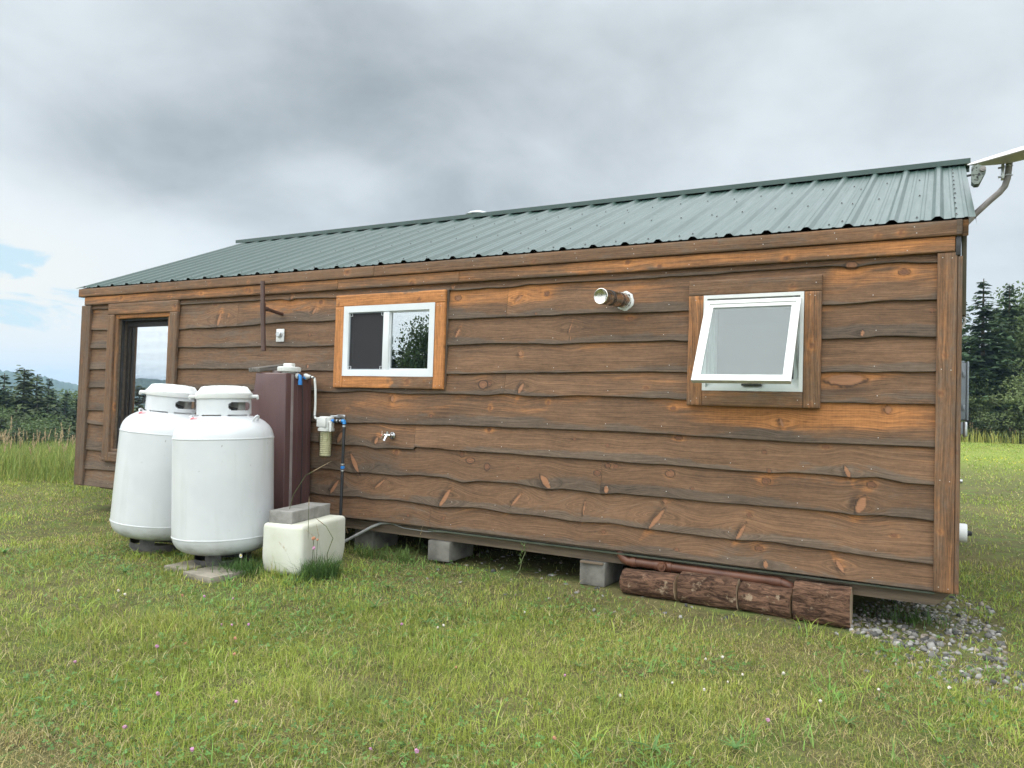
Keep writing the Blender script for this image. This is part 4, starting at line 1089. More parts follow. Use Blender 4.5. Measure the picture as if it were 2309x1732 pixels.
def slab(name, x0, x1, y0, y1, z0, z1, rot, label, cat, m, group=None, bev=.006):
    o = None; bm = NB(); cx, cy_ = (x0+x1)/2, (y0+y1)/2
    ebox(bm, x0-cx, x1-cx, y0-cy_, y1-cy_, 0, z1-z0, bev)
    bmesh.ops.subdivide_edges(bm, edges=[e for e in bm.edges if e.calc_length() > .05], cuts=5, use_grid_fill=True)
    for v in bm.verts:
        d = (vn(v.co.x*30+cx*9, v.co.y*30+v.co.z*41, 6)-.5)*.003; v.co += Vector((d, -d, d*.6))
    o = obj(name, bm, m, None, smooth=40); o.location = (cx, cy_, z0); o.rotation_euler = (0, 0, math.radians(rot))
    return tag(o, label, cat, group)
slab('paver', 3.80, 4.12, -1.52, -1.22, -.290, -.2405, -3, 'pale concrete paver under the front edge of the upright propane tank', 'paver', M_paver, 'pavers under the propane tanks')
slab('paver', 3.46, 3.69, -1.42, -1.15, -.292, -.252, 4, 'weathered paver in the grass between the two propane tanks', 'paver', M_paver, 'pavers under the propane tanks')
slab('paver', 2.62, 2.92, -1.11, -.83, -.292, -.256, 6, 'paver under the leaning propane tank', 'paver', M_paver, 'pavers under the propane tanks')

# ------------------------------------------------------------------ brown water tank and its plumbing
wt = empty('water_tank', (3.38, -.22, -.28), 'tall slim maroon poly water tank standing against the cabin wall', 'water tank')
bm = NB()
pl_ = [(3.10, -.28), (3.648, -.28), (3.640, -.05), (3.608, 1.262), (3.238, 1.265), (3.236, 1.09), (3.205, 1.082), (3.10, 1.078)]
prism(bm, pl_, -.395, -.075)
es = [e for e in bm.edges]; bmesh.ops.bevel(bm, geom=es, offset=.012, segments=3, profile=.5, affect='EDGES')
def sideface(y0, y1, d, za, zb, bm):
    def xs_(z): return 3.608+(1.262-z)*(.04/1.54)
    V_ = [bm.verts.new((xs_(z)+o, y, z)) for z in (za, zb) for (y, o) in ((y0, -.004), (y0+.003, d), (y1-.003, d), (y1, -.004))]
    for i in range(3): bm.faces.new((V_[i], V_[i+1], V_[i+5], V_[i+4]))
sideface(-.255, -.185, .004, -.26, 1.22, bm); sideface(-.135, -.098, .005, -.26, 1.255, bm)
obj('shell', bm, M_brownpoly, wt, smooth=35)
bm = NB(); sideface(-.332, -.300, .003, -.27, 1.255, bm); obj('level_strip', bm, M_strip, wt, smooth=None)
bm = NB()
lathe(bm, [(.062, 1.262), (.062, 1.275), (.098, 1.277), (.100, 1.283), (.100, 1.313), (.094, 1.320), (0, 1.320)], (3.533, -.285, 0), 40)
for k in range(20):
    a_ = k*math.pi/10; vs = ebox(bm, .0975, .1025, -.005, .005, 1.284, 1.312)
    for v in vs: v.co = Vector((3.533+v.co.x*math.cos(a_)-v.co.y*math.sin(a_), -.285+v.co.x*math.sin(a_)+v.co.y*math.cos(a_), v.co.z))
ebox(bm, 3.483, 3.583, -.310, -.260, 1.318, 1.352, .006)
obj('filler_cap', bm, M_pvc, wt, smooth=35)
bm = NB()
lathe(bm, [(.026, 3.600), (.026, 3.618), (.017, 3.622), (.017, 3.634)], (0, -.262, 1.243), 18, axis='x'); lathe(bm, [(.028, 3.600), (.028, 3.622), (.023, 3.630), (.016, 3.655), (.013, 3.672)], (0, -.155, 1.240), 18, axis='x')
pieces('bulkhead_fitting', bm, M_pvc, wt)
bm = NB(); tube(bm, [(3.625, -.262, 1.246), (3.645, -.262, 1.240), (3.648, -.262, 1.205), (3.648, -.262, 1.165)], .0155, 14); tube(bm, [(3.648, -.262, 1.20), (3.648, -.262, 1.163)], .018, 14)
tube(bm, [(3.613, -.19, 1.235), (3.618, -.17, 1.222)], .011, 10)
pieces('blue_elbow', bm, M_blue, wt)
bm = NB(); tube(bm, [(3.618, -.205, 1.22), (3.632, -.196, .9), (3.645, -.198, .4), (3.66, -.205, -.1), (3.662, -.205, -.27)], .004, 6); obj('cable', bm, M_rubber, wt)
bm = NB(); lathe(bm, [(.04, 1.262), (.04, 1.29), (0, 1.29)], (3.33, -.23, 0), 20); obj('vent_cap', bm, M_strip, wt)
# plank lying on the tank
bm = NB()
ebox(bm, -.080, .080, -.185, .185, -.018, .018, .003)
bmesh.ops.subdivide_edges(bm, edges=[e for e in bm.edges if e.calc_length() > .05], cuts=6, use_grid_fill=True)
pk = obj('plank', bm, M_plank, None, smooth=40); pk.location = (3.245, -.222, 1.315); pk.rotation_euler = (math.radians(9.0), 0, math.radians(-6))
tag(pk, 'grey weathered plank lying tilted on the maroon water tank', 'plank')

fil = empty('water_filter', (3.87, -.15, .55), 'clear canister water filter with a wound yarn cartridge hung between two pipes', 'water filter')
bm = NB(); fx, fy = 3.868, -.15
lathe(bm, [(0, .893), (.055, .892), (.064, .884), (.066, .87), (.066, .79), (.072, .788), (.072, .765), (.066, .763), (0, .763)], (fx, fy, 0), 36)
ebox(bm, fx-.050, fx+.052, fy-.072, fy-.05, .800, .884, .006); obj('head', bm, M_pvc, fil, smooth=40)
bm = NB(); lathe(bm, [(.0635, .764), (.0625, .70), (.058, .56), (.054, .537), (.04, .530), (0, .530)], (fx, fy, 0), 36)
for k in range(10):
    a_ = k*math.pi/5; tube(bm, [(fx+.0635*math.cos(a_), fy+.0635*math.sin(a_), .762), (fx+.0622*math.cos(a_), fy+.0622*math.sin(a_), .68)], .0022, 5)
obj('bowl', bm, M_bowl, fil, smooth=60)
bm = NB(); pr_ = [(0, .545), (.046, .546)]
for k in range(36): pr_ += [(.0475+.002*math.sin(k*2.1), .55+k*.0058)]
pr_ += [(.046, .762), (0, .762)]
lathe(bm, pr_, (fx, fy, 0), 30); obj('cartridge', bm, M_yarn, fil, smooth=30)
bm = NB(); tube(bm, [(fx+.066, fy-.03, .842), (fx+.085, fy-.035, .838)], .0145, 12); tube(bm, [(fx+.080, fy-.036, .838), (fx+.090, fy-.045, .80), (fx+.093, fy-.05, .762)], [.012, .011, .009], 10); obj('lever', bm, M_pvc, fil)
bm = NB(); ebox(bm, fx+.02, fx+.115, fy+.04, fy+.13, .885, .893, .002); ebox(bm, fx+.02, fx+.115, -.045, -.036, .84, .91, .002); tube(bm, [(fx+.03, fy+.02, .895), (fx+.10, fy+.03, .90), (fx+.10, fy+.1, .9)], .006, 8); obj('bracket', bm, M_galv, fil)

wp = empty('inlet_pipe', (3.70, -.152, 1.0), 'bowed white water pipe running down from the maroon tank to the filter', 'pipe')
bm = NB(); tube(bm, [(3.665, -.153, 1.239), (3.698, -.152, 1.234), (3.712, -.152, 1.226), (3.718, -.152, 1.20), (3.728, -.152, 1.12), (3.733, -.152, 1.02), (3.733, -.152, .94), (3.730, -.152, .895), (3.738, -.152, .874), (3.755, -.152, .868), (3.806, -.152, .868)], .0105, 14); obj('tube', bm, M_pvc, wp)
bm = NB(); tube(bm, [(3.672, -.153, 1.238), (3.679, -.153, 1.237)], .0118, 12); tube(bm, [(3.699, -.152, 1.234), (3.714, -.152, 1.224)], .0115, 12); tube(bm, [(3.7295, -.152, .895), (3.7305, -.152, .888)], .0118, 12); pieces('collar', bm, M_bolt, wp)
op = empty('outlet_pipe', (4.06, -.15, -.28), 'black water pipe with blue joints dropping from the filter into the grass', 'pipe')
bm = NB(); tube(bm, [(3.960, -.15, .857), (4.055, -.15, .857)], .0135, 14); tube(bm, [(4.072, -.15, .83), (4.071, -.15, .48)], .0135, 14); tube(bm, [(4.071, -.15, .44), (4.068, -.15, -.30)], .0140, 14); obj('tube', bm, M_rubber, op)
bm = NB(); tube(bm, [(3.932, -.15, .855), (3.962, -.15, .856)], .0155, 14); tube(bm, [(4.050, -.15, .857), (4.072, -.15, .857), (4.0725, -.15, .832)], .0165, 14); tube(bm, [(4.071, -.15, .470), (4.071, -.15, .446)], .0165, 14); tube(bm, [(4.071, -.15, .461), (4.071, -.15, .455)], .019, 14); pieces('blue_joint', bm, M_blue, op)
bm = NB()
for p0, p1 in (((3.992, -.15, .857), (4.000, -.15, .857)), ((4.030, -.15, .857), (4.038, -.15, .857)), ((4.0725, -.15, .822), (4.0725, -.15, .808)), ((4.071, -.15, .490), (4.071, -.15, .478)), ((4.071, -.15, .436), (4.071, -.15, .424))): tube(bm, [p0, p1], .0160, 14)
pieces('clamp', bm, M_galv, op)
bm = NB(); tube(bm, [(3.90, -.02, -.285), (3.955, -.005, -.232), (4.05, 0, -.180), (4.20, 0, -.102), (4.30, 0, -.048), (4.385, 0.01, -.012), (4.46, .03, -.002), (4.56, .06, -.004)], .0125, 12)
for p0, p1 in (((4.02, 0, -.197), (4.03, 0, -.192)), ((4.06, 0, -.175), (4.07, 0, -.170)), ((4.13, 0, -.139), (4.14, 0, -.134))): tube(bm, [p0, p1], .0140, 12)
cd = obj('conduit', bm, M_conduit); tag(cd, 'grey flexible conduit curving out of the grass to under the cabin', 'conduit')

# foam box and the concrete block on it
def rot_thing(bm, cx, cy_, ang): bmesh.ops.transform(bm, matrix=Matrix.Translation((cx, cy_, 0)) @ Matrix.Rotation(math.radians(ang), 4, 'Z'), verts=bm.verts[:])
bm = NB(); ebox(bm, -.185, .185, -.335, .335, 0, .375, .032, seg=5)
bmesh.ops.subdivide_edges(bm, edges=[e for e in bm.edges if e.calc_length() > .08], cuts=6, use_grid_fill=True)
for v in bm.verts:
    k = 1-.10*sst(.12, -.02, v.co.z) if False else 1.0
    tz = 1-max(0, .10-v.co.z)*.7; v.co.x *= tz; v.co.y *= 1-max(0, .14-v.co.z)*.35
    v.co.x += (vn(v.co.y*9, v.co.z*9, 3)-.5)*.006; v.co.y += (vn(v.co.x*9, v.co.z*9, 7)-.5)*.006; v.co.z += (vn(v.co.x*9, v.co.y*9, 9)-.5)*.004
    if v.co.y < -.32 and abs(v.co.x+.075) < .035 and v.co.z > .08: v.co.y -= .006
fb = obj('foam_box', bm, M_foam, None, smooth=60); fb.location = (4.253, -.758, -.276); fb.scale = (.95, .96, 1.0); fb.rotation_euler = (0, 0, math.radians(11))
tag(fb, 'yellowed white foam box on the grass beside the propane tank', 'foam box')
bm = NB(); ebox(bm, -.098, .098, -.285, .285, 0, .092, .005)
bmesh.ops.subdivide_edges(bm, edges=[e for e in bm.edges if e.calc_length() > .05], cuts=6, use_grid_fill=True)
for v in bm.verts: d = (vn(v.co.x*40, v.co.y*40+v.co.z*37, 6)-.5)*.003; v.co += Vector((d, d, d))
cb = obj('concrete_block', bm, M_concrete, None, smooth=40); cb.location = (4.204, -.768, .0985); cb.rotation_euler = (0, 0, math.radians(13))
tag(cb, 'flat grey concrete block lying on top of the foam box', 'concrete block')

# blocks carrying the cabin
BL = [('grey concrete block propping the cabin beside the grey conduit', 3.99, 4.20, .14, .50, -.29, -.097), ('grey concrete block propping the cabin below the hose spigot', 4.885, 5.095, .0, .40, -.262, -.0975), ('grey concrete block propping the cabin next to the row of logs', 6.262, 6.465, .0, .36, -.275, -.0975)]
for i, (lb, x0, x1, y0, y1, z0, z1) in enumerate(BL):
    o = slab('concrete_block', x0, x1, y0, y1, z0, z1, (-2, 1.5, -1)[i], lb, 'concrete block', M_concrete2, 'concrete blocks under the cabin', .008)
bm = NB(); ebox(bm, -.09, .09, -.19, .19, 0, .014, .002); shim = obj('shim', bm, M_lumber); shim.location = (6.36, .17, -.098)
tag(shim, 'thin wooden shim between the concrete block by the logs and the skid', 'shim')
shim.hide_render = False
shim.location.z = -.0975-.0145+.0
# logs laid end to end
LOGS = [('short round log with pale sawn end, leftmost of the row under the cabin edge', 6.635, 7.028, -.275, .178, 0, 1.0), ('brown bark log second from the concrete block, mossy on its top', 7.048, 7.436, -.275, .205, 2, 1.0), ('bark log with peeled yellow patches, third from the concrete block', 7.452, 7.774, -.278, .190, 3, 1.0), ('thickest flaky bark log, at the end of the row beside the gravel', 7.786, 8.118, -.280, .245, 1, 1.0)]
for i, (lb, x0, x1, zb_, hh, tw, sq) in enumerate(LOGS):
    n, mm = 64, 40; V = []; c0 = ((x0+x1)/2, -.055+.012*i if i < 3 else -.02, zb_+hh/2); L_ = x1-x0
    ry = hh*.52 if i != 3 else hh*.50; F = []
    for j in range(mm+1):
        u = j/mm
        for k in range(n):
            a_ = 2*math.pi*k/n; ca, sa = math.cos(a_), math.sin(a_); ex_ = (.85, .60, .66, .46)[i]
            yy = math.copysign(abs(ca)**ex_, ca)*ry; z_ = math.copysign(abs(sa)**ex_, sa)*hh*.5
            V.append(((u-.5)*L_, yy, z_*(1+(.05 if i == 0 else .02)*(u-.5))))
    V = np.array(V); aa = np.tile(np.arange(n)/n*2*math.pi, mm+1); uu = np.repeat(np.arange(mm+1)/mm, n)
    rr = .007+.5*hh*.08
    nzv = fbm(uu*7+i*5, aa*5.5, 13+i, 4)
    nzv = nzv*.6 + .4*np.abs(fbm(uu*4+i*3, aa*9, 23+i, 3)-.5)*2
    # wrap seam
    wgt = sst(5.6, 6.28, aa); nzv = nzv*(1-wgt) + wgt*(fbm(uu*7+i*5, (aa-2*math.pi)*5.5, 13+i, 4)*.6+.25)
    sc = 1+(nzv-.55)*.16; V[:, 1] *= sc; V[:, 2] *= sc
    V[:, 0] += np.where((uu == 0) | (uu == 1), (vn(aa*3, aa*0, 5)-.5)*.008, 0)
    for j in range(mm):
        for k in range(n): F.append((j*n+k, j*n+(k+1) % n, (j+1)*n+(k+1) % n, (j+1)*n+k))
    root = empty('log', c0, lb, 'log', 'bark logs under the cabin edge'); LOCAL[0] = True
    npmesh('bark', V, [np.array(F)], [M_bark], root, smooth=60)
    bm = NB()
    for e_, xo in ((0, 0), (mm, 0)):
        ring = [bm.verts.new(V[e_*n+k]*np.array((1, .985, .985))) for k in range(n)]; c_ = bm.verts.new((V[e_*n, 0]+(.002 if e_ else -.002), 0, 0))
        for k in range(n): bm.faces.new((ring[k], ring[(k+1) % n], c_))
    pieces('sawn_end', bm, M_endgrain, root, smooth=None); LOCAL[0] = False
    root.rotation_euler = (0, math.radians((-1.6, -.3, 1.4, .6)[i]), math.radians((-3, 1.5, -2.0, 1.6)[i]))

# ------------------------------------------------------------------ grass
def polar(n, r0, r1, a0, a1, rng, pw=1.0):
    """points in a wedge seen from the path the viewer stands on; a = degrees from +y towards +x"""
    r = np.sqrt(rng.uniform(r0*r0, r1*r1, n)); a = np.radians(rng.uniform(a0, a1, n))
    return CAM[0]+r*np.sin(a), CAM[1]+r*np.cos(a), r
def inside(px, py, poly):
    c = np.zeros(px.shape, bool); n = len(poly)
    for i in range(n):
        x1, y1 = poly[i]; x2, y2 = poly[(i+1) % n]
        m = ((y1 > py) != (y2 > py)) & (px < (x2-x1)*(py-y1)/(y2-y1+1e-12)+x1); c ^= m
    return c
GRAVEL = [(8.02, .35), (8.13, -.16), (8.45, -.36), (8.72, -.66), (8.92, -.50), (8.94, -.05), (8.95, .6), (8.92, 1.2), (8.68, 1.45), (8.2, .9)]
def grass_density(x, y):
    d = np.ones_like(x)
    hs = (x > -.0) & (x < 8.7)
    d *= np.where(hs & (y > .9), 0, 1) * np.where(hs & (y > .05), .12, 1)
    d *= np.where(hs & (y > -.18) & (x > 4.3), .35+.5*(fbm(x*2.5, y*4, 61, 2) > .5), 1)
    # worn strip along the wall on the right
    worn = sst(-.95, -.25, y + (fbm(x*1.7, y*1.7, 51, 3)-.5)*.9)*sst(5.2, 6.6, x)*(x < 9.4)
    d *= 1-.62*worn
    d *= 1-.40*sst(.60, .70, fbm(x*1.35+5, y*1.35, 44, 3))*(y < -.4)
    g = inside(x, y, GRAVEL); d *= np.where(g, np.where(fbm(x*4, y*4, 41, 3) < .49, .7, .12), 1)
    for (cx, cy_, rr) in ((3.684, -1.055, .22), (2.771, -.975, .22)): d *= np.where(np.hypot(x-cx, y-cy_) < rr, 0, 1)
    a = math.radians(11); lx = (x-4.253)*math.cos(a)+(y+.758)*math.sin(a); ly = -(x-4.253)*math.sin(a)+(y+.758)*math.cos(a)
    d *= np.where((np.abs(lx) < .15) & (np.abs(ly) < .30), 0, 1)
    d *= np.where((x > 3.1) & (x < 3.66) & (y > -.4) & (y < -.05), 0, 1)
    d *= np.where((x > 6.6) & (x < 8.14) & (y > -.20) & (y < .1), 0, 1)
    d *= np.where((x > 3.84) & (x < 4.11) & (y > -1.5) & (y < -1.22), .05, 1)*np.where((x > 3.50) & (x < 3.68) & (y > -1.41) & (y < -1.16), .25, 1)
    return d
def patch(x, y):
    """0 dry straw .. 1 lush, plus a colour family"""
    l = fbm(x*.62+3, y*.62, 71, 4)*.62 + fbm(x*2.4, y*2.4, 72, 3)*.38
    dry = sst(.60, .20, l)
    # the tan corner nearest the viewer on the left, and the trodden strips
    dry = dry + .9*np.exp(-(((x-5.62)/.35)**2+((y+3.72)/.22)**2)) + .30*np.exp(-(((x-7.2)/1.7)**2+((y+.75)/.35)**2)) + .35*np.exp(-(((x-8.5)/.7)**2+((y+.85)/.25)**2))
    return l, np.clip(dry, 0, 1)
def blades(x, y, z, h, w, az, bend, rng, nseg=2):
    """tapered bent blades; returns V, quads, tris and blade index per vertex"""
    n = len(x); dx_, dy_ = np.cos(az), np.sin(az); sx, sy_ = -dy_, dx_
    V = []; 
    lv = np.linspace(0, 1, nseg+1)
    for t in lv[:-1]:
        ox = dx_*bend*h*t**1.8; oz = h*t*(1-.28*np.minimum(bend, 1.5)*t)
        ww = w*(1-t*.55)*.5
        for s in (-1, 1): V.append(np.stack([x+ox+s*sx*ww, y+dy_*bend*h*t**1.8+s*sy_*ww, z+oz], -1))
    V.append(np.stack([x+dx_*bend*h, y+dy_*bend*h, z+h*(1-.28*np.minimum(bend, 1.5))], -1))
    m = len(V); V = np.stack(V, 1).reshape(-1, 3)
    b = np.arange(n)*m; Q = []
    for k in range(nseg-1): Q.append(np.stack([b+2*k, b+2*k+1, b+2*k+3, b+2*k+2], 1))
    T = np.stack([b+2*(nseg-1), b+2*(nseg-1)+1, b+m-1], 1)
    return V, (np.concatenate(Q) if Q else np.zeros((0, 4), int)), T, m
class Veg:
    def __init__(s): s.V = []; s.Q = []; s.T = []; s.C = []; s.n = 0
    def add(s, V, Q, T, C):
        s.V.append(V); s.C.append(C)
        if len(Q): s.Q.append(Q+s.n)
        if len(T): s.T.append(T+s.n)
        s.n += len(V)
    def build(s, name, mat, parent=None, smooth=None):
        F = ([np.concatenate(s.Q)] if s.Q else []) + ([np.concatenate(s.T)] if s.T else [])
        C = np.concatenate(s.C); C = np.concatenate([C, np.ones((len(C), 1))], 1)
        return npmesh(name, np.concatenate(s.V), F, mat, parent, {'tint': ('FLOAT_COLOR', C)}, smooth)
GREENS = np.array([(.250, .335, .058), (.320, .385, .068), (.155, .245, .048), (.390, .405, .088), (.215, .300, .078)])
STRAW = np.array([(.46, .39, .165), (.38, .30, .13), (.54, .46, .25)])
def grass_colour(x, y, rng, boost=0.0):
    l, dry = patch(x, y); n = len(x)
    fam = np.clip(((fbm(x*1.1, y*1.1, 81, 3)-.28)*9.0 + rng.normal(0, 1.0, n)), 0, 4.99).astype(int)
    c = GREENS[fam].copy()
    warm = sst(.40, .62, fbm(x*.4+7, y*.4, 83, 3))[:, None]
    c = c*(1-warm*.35) + warm*.35*np.array((.34, .36, .080))
    p = np.clip(.05 + dry*.42 + boost + .6*np.exp(-(((x-5.75)/.42)**2+((y+3.66)/.24)**2)), 0, .95); st = rng.random(n) < p
    c[st] = STRAW[rng.integers(0, 3, st.sum())]*.95
    c *= (rng.uniform(.62, 1.30, n)*(.70+.60*fbm(x*1.9, y*1.9, 87, 3)))[:, None]
    return c, l, dry
def lawn():
    rng = np.random.default_rng(5); vg = Veg()
    spec = [(210000, 2.2, 5.0, -78, 26, .0030), (130000, 5.0, 8.2, -78, 26, .0040), (62000, 8.2, 16.5, -78, -50, .0068), (36000, 5.0, 16, 0, 26, .0068), (46000, 16, 56, -2, 24, .024)]
    for (n, r0, r1, a0, a1, w0) in spec:
        x, y, r = polar(n, r0, r1, a0, a1, rng)
        k = rng.random(n) < grass_density(x, y); x, y, r = x[k], y[k], r[k]; n = len(x)
        c, l, dry = grass_colour(x, y, rng)
        tuft = fbm(x*3.3, y*3.3, 91, 3)
        h = (.019+.037*tuft**1.7*2.0)*(1.0-.45*dry)*rng.uniform(.55, 1.35, n)
        near_wall = ((y > -.35) & (x > 4.2) & (x < 8.7) & (y < .3)); h = np.where(near_wall, h*.8, h)
        # unmown edge round the foam box and the tanks
        e = np.minimum(np.abs(np.hypot(x-3.684, y+1.055)-.30), np.hypot((x-4.30)/.8, (y+.94)/1.2)-.16)
        h = h*(1+2.3*np.exp(-(np.maximum(e, 0)/.10)**2)*rng.random(n))
        if r0 > 10: h = h*1.5
        flat = rng.random(n) < .33
        bend = np.where(flat, rng.uniform(1.0, 2.2, n), rng.uniform(.1, .9, n))
        h = np.where(flat, h*.7, h)
        az = rng.uniform(0, 6.283, n)
        w = np.maximum(w0*rng.uniform(.7, 1.5, n), .0008*r)
        V, Q, T, m = blades(x, y, gz(x, y)-.004, h, w, az, bend, rng, 2 if r0 < 9 else 1)
        vg.add(V, Q, T, np.repeat(c, m, 0))
        if r0 < 6:      # cut straw lying about
            q = int(n*.05); i = rng.integers(0, n, q); x2, y2 = x[i]+rng.normal(0, .05, q), y[i]+rng.normal(0, .05, q)
            V, Q, T, m = blades(x2, y2, gz(x2, y2)+rng.uniform(.005, .03, q), rng.uniform(.02, .06, q), np.full(q, w0*.9), rng.uniform(0, 6.28, q), rng.uniform(1.4, 2.4, q), rng)
            vg.add(V, Q, T, np.repeat(STRAW[rng.integers(0, 3, q)]*rng.uniform(.6, 1.1, q)[:, None], m, 0))
    # broad bright clumps and rosettes standing out of the turf
    ncl = 230; x0, y0, r = polar(ncl, 2.3, 8.0, -70, 18, rng); k = (rng.random(ncl) < grass_density(x0, y0)); x0, y0 = x0[k], y0[k]
    for cx, cy_ in zip(x0, y0):
        q = rng.integers(9, 26); s = rng.uniform(.02, .09)
        x, y = cx+rng.normal(0, s, q), cy_+rng.normal(0, s, q)
        col = np.array((.31, .39, .075)) if rng.random() < .5 else np.array((.18, .31, .07))
        V, Q, T, m = blades(x, y, gz(x, y), rng.uniform(.05, .12, q), rng.uniform(.004, .007, q), rng.uniform(0, 6.28, q), rng.uniform(.4, 1.5, q), rng, 3)
        vg.add(V, Q, T, np.repeat(col*rng.uniform(.75, 1.25, (q, 1)), m, 0))
    # broad-leaved weeds: flat rosettes of plantain and dandelion
    x0, y0, r = polar(34, 2.3, 7.5, -70, 18, rng); k = (rng.random(34) < grass_density(x0, y0)); x0, y0 = x0[k], y0[k]
    for cx, cy_ in zip(x0, y0):
        q = rng.integers(5, 10); a_ = np.arange(q)*6.283/q+rng.normal(0, .25, q); s = rng.uniform(.7, 1.3)
        x, y = cx+np.cos(a_)*.004, cy_+np.sin(a_)*.004
        V, Q, T, m = blades(x, y, gz(x, y)+.012, rng.uniform(.035, .065, q)*s, rng.uniform(.011, .019, q)*s, a_, rng.uniform(1.2, 2.0, q), rng, 4)
        vg.add(V, Q, T, np.repeat(np.array((.10, .19, .055))*rng.uniform(.8, 1.5, (q, 1)), m, 0))
    # clover leaves in patches
    n = 26000; x, y, r = polar(n, 2.2, 7.5, -72, 20, rng)
    k = (fbm(x*1.5, y*1.5, 101, 3)+rng.normal(0, .04, n) > .55) & (rng.random(n) < grass_density(x, y)); x, y = x[k], y[k]; n = len(x)
    z = gz(x, y)+rng.uniform(.012, .045, n); Vs, Cs, Qs = [], [], []; b = 0
    rot = rng.uniform(0, 6.28, n); sz = rng.uniform(.006, .011, n); col = np.array((.105, .21, .055))*rng.uniform(.7, 1.5, (n, 1)); tl = rng.normal(0, .35, (n, 2))
    for j in range(3):
        a_ = rot+j*2.094; P = []
        for (u, v) in ((0, 0), (.75, .62), (1.35, 0), (.75, -.62)):
            px = (np.cos(a_)*u-np.sin(a_)*v)*sz; py = (np.sin(a_)*u+np.cos(a_)*v)*sz
            P.append(np.stack([x+px, y+py, z+px*tl[:, 0]+py*tl[:, 1]], -1))
        V = np.stack(P, 1).reshape(-1, 3); Q = np.arange(n*4).reshape(n, 4)
        vg.add(V, Q, np.zeros((0, 3), int), np.repeat(col, 4, 0))
    o = vg.build('grass', M_grass); tag(o, 'short mown lawn of mixed green and straw grass', 'grass', kind='stuff'); return o
lawn()

def seed_head(vg, x, y, z, h, rng, col, size=1.0, lean_=.2):
    """stalks with loose seed heads"""
    n = len(x); az = rng.uniform(0, 6.28, n); bend = rng.uniform(.02, lean_, n)
    V, Q, T, m = blades(x, y, z, h, np.full(n, .004*size), az, bend, rng, 3); vg.add(V, Q, T, np.repeat(col*rng.uniform(.8, 1.2, (n, 1)), m, 0))
    for k in range(14):
        t = .72+.28*k/14
        bx = x+np.cos(az)*bend*h*t**1.8; by = y+np.sin(az)*bend*h*t**1.8; bz = z+h*t*(1-.28*bend*t)
        V, Q, T, m = blades(bx, by, bz, np.full(n, .045*size)*rng.uniform(.6, 1.2, n)*(1.25-(k/14)), np.full(n, .0075*size), rng.uniform(0, 6.28, n), rng.uniform(.3, .9, n), rng, 2)
        vg.add(V, Q, T, np.repeat(np.array((.42, .32, .20))*rng.uniform(.75, 1.25, (n, 1)), m, 0))
def meadow_left():
    rng = np.random.default_rng(15); vg = Veg()
    def pts(n, a0, a1, b0, b1):
        a_, b_ = rng.uniform(a0, a1, n), rng.uniform(b0, b1, n)
        b_ = b_+(fbm(a_*.7, b_*0, 5, 3)-.5)*.9
        x, y = -2.75+a_*.87-b_*.5, 1.10+a_*.5+b_*.87
        k = ~((x > -.25) & (y < 5.2) & (y > -.3)); return x[k], y[k], b_[k]
    x, y, b_ = pts(42000, -9, 6, 0, 5.5); n = len(x)
    ht = .13+.30*sst(0, 1.0, b_)
    c = np.array((.20, .265, .065))*rng.uniform(.5, 1.35, (n, 1)) + (rng.random((n, 1)) < .22)*np.array((.13, .075, .03))
    V, Q, T, m = blades(x, y, gz(x, y), ht*rng.uniform(.55, 1.25, n), rng.uniform(.007, .012, n), rng.uniform(0, 6.28, n), rng.uniform(.08, .75, n), rng, 3)
    vg.add(V, Q, T, np.repeat(c, m, 0))
    x, y, b_ = pts(520, -9, 6, .5, 5.0); seed_head(vg, x, y, gz(x, y), rng.uniform(.48, .74, len(x)), rng, np.array((.36, .33, .14)), 1.5)
    x, y, b_ = pts(30, -9, 2.0, .8, 3.0); seed_head(vg, x, y, gz(x, y), rng.uniform(.74, .92, len(x)), rng, np.array((.36, .33, .14)), 1.9, .15)
    o = vg.build('tall_grass', M_grass); tag(o, 'tall seeding grass along the lawn edge at the left of the cabin', 'tall grass', kind='stuff')
meadow_left()
def meadow_right():
    rng = np.random.default_rng(16); vg = Veg()
    n = 9000; x = rng.uniform(-4, 34, n); y = rng.uniform(48.5, 57, n)+(fbm(x*.4, x*0, 4, 3)-.5)*2.2
    c = np.array((.31, .335, .085))*rng.uniform(.65, 1.3, (n, 1)) + (rng.random((n, 1)) < .25)*np.array((.12, .07, .03))
    V, Q, T, m = blades(x, y, gz(x, y), rng.uniform(.45, 1.0, n), rng.uniform(.04, .08, n), rng.uniform(0, 6.28, n), rng.uniform(.05, .5, n), rng, 2); vg.add(V, Q, T, np.repeat(c, m, 0))
    n = 700; x = rng.uniform(-2, 32, n); y = rng.uniform(50, 57, n); seed_head(vg, x, y, gz(x, y), rng.uniform(.9, 1.35, n), rng, np.array((.36, .33, .14)), 5.0, .2)
    o = vg.build('tall_grass', M_grass); tag(o, 'yellow green uncut grass below the trees at the right', 'tall grass', kind='stuff')
    vg = Veg(); n = 90; x = CAM[0]+rng.normal(1.9, 1.3, n); y = CAM[1]+rng.normal(28.5, 1.6, n)
    V, Q, T, m = blades(x, y, gz(x, y)+.08, np.full(n, .03), np.full(n, .05), rng.uniform(0, 6.28, n), np.full(n, 1.5), rng, 2); vg.add(V, Q, T, np.tile((.62, .50, .04), (n*m, 1)))
    o = vg.build('buttercups', M_grass); tag(o, 'yellow flowers scattered over the field right of the cabin', 'wildflowers', kind='stuff')
meadow_right()

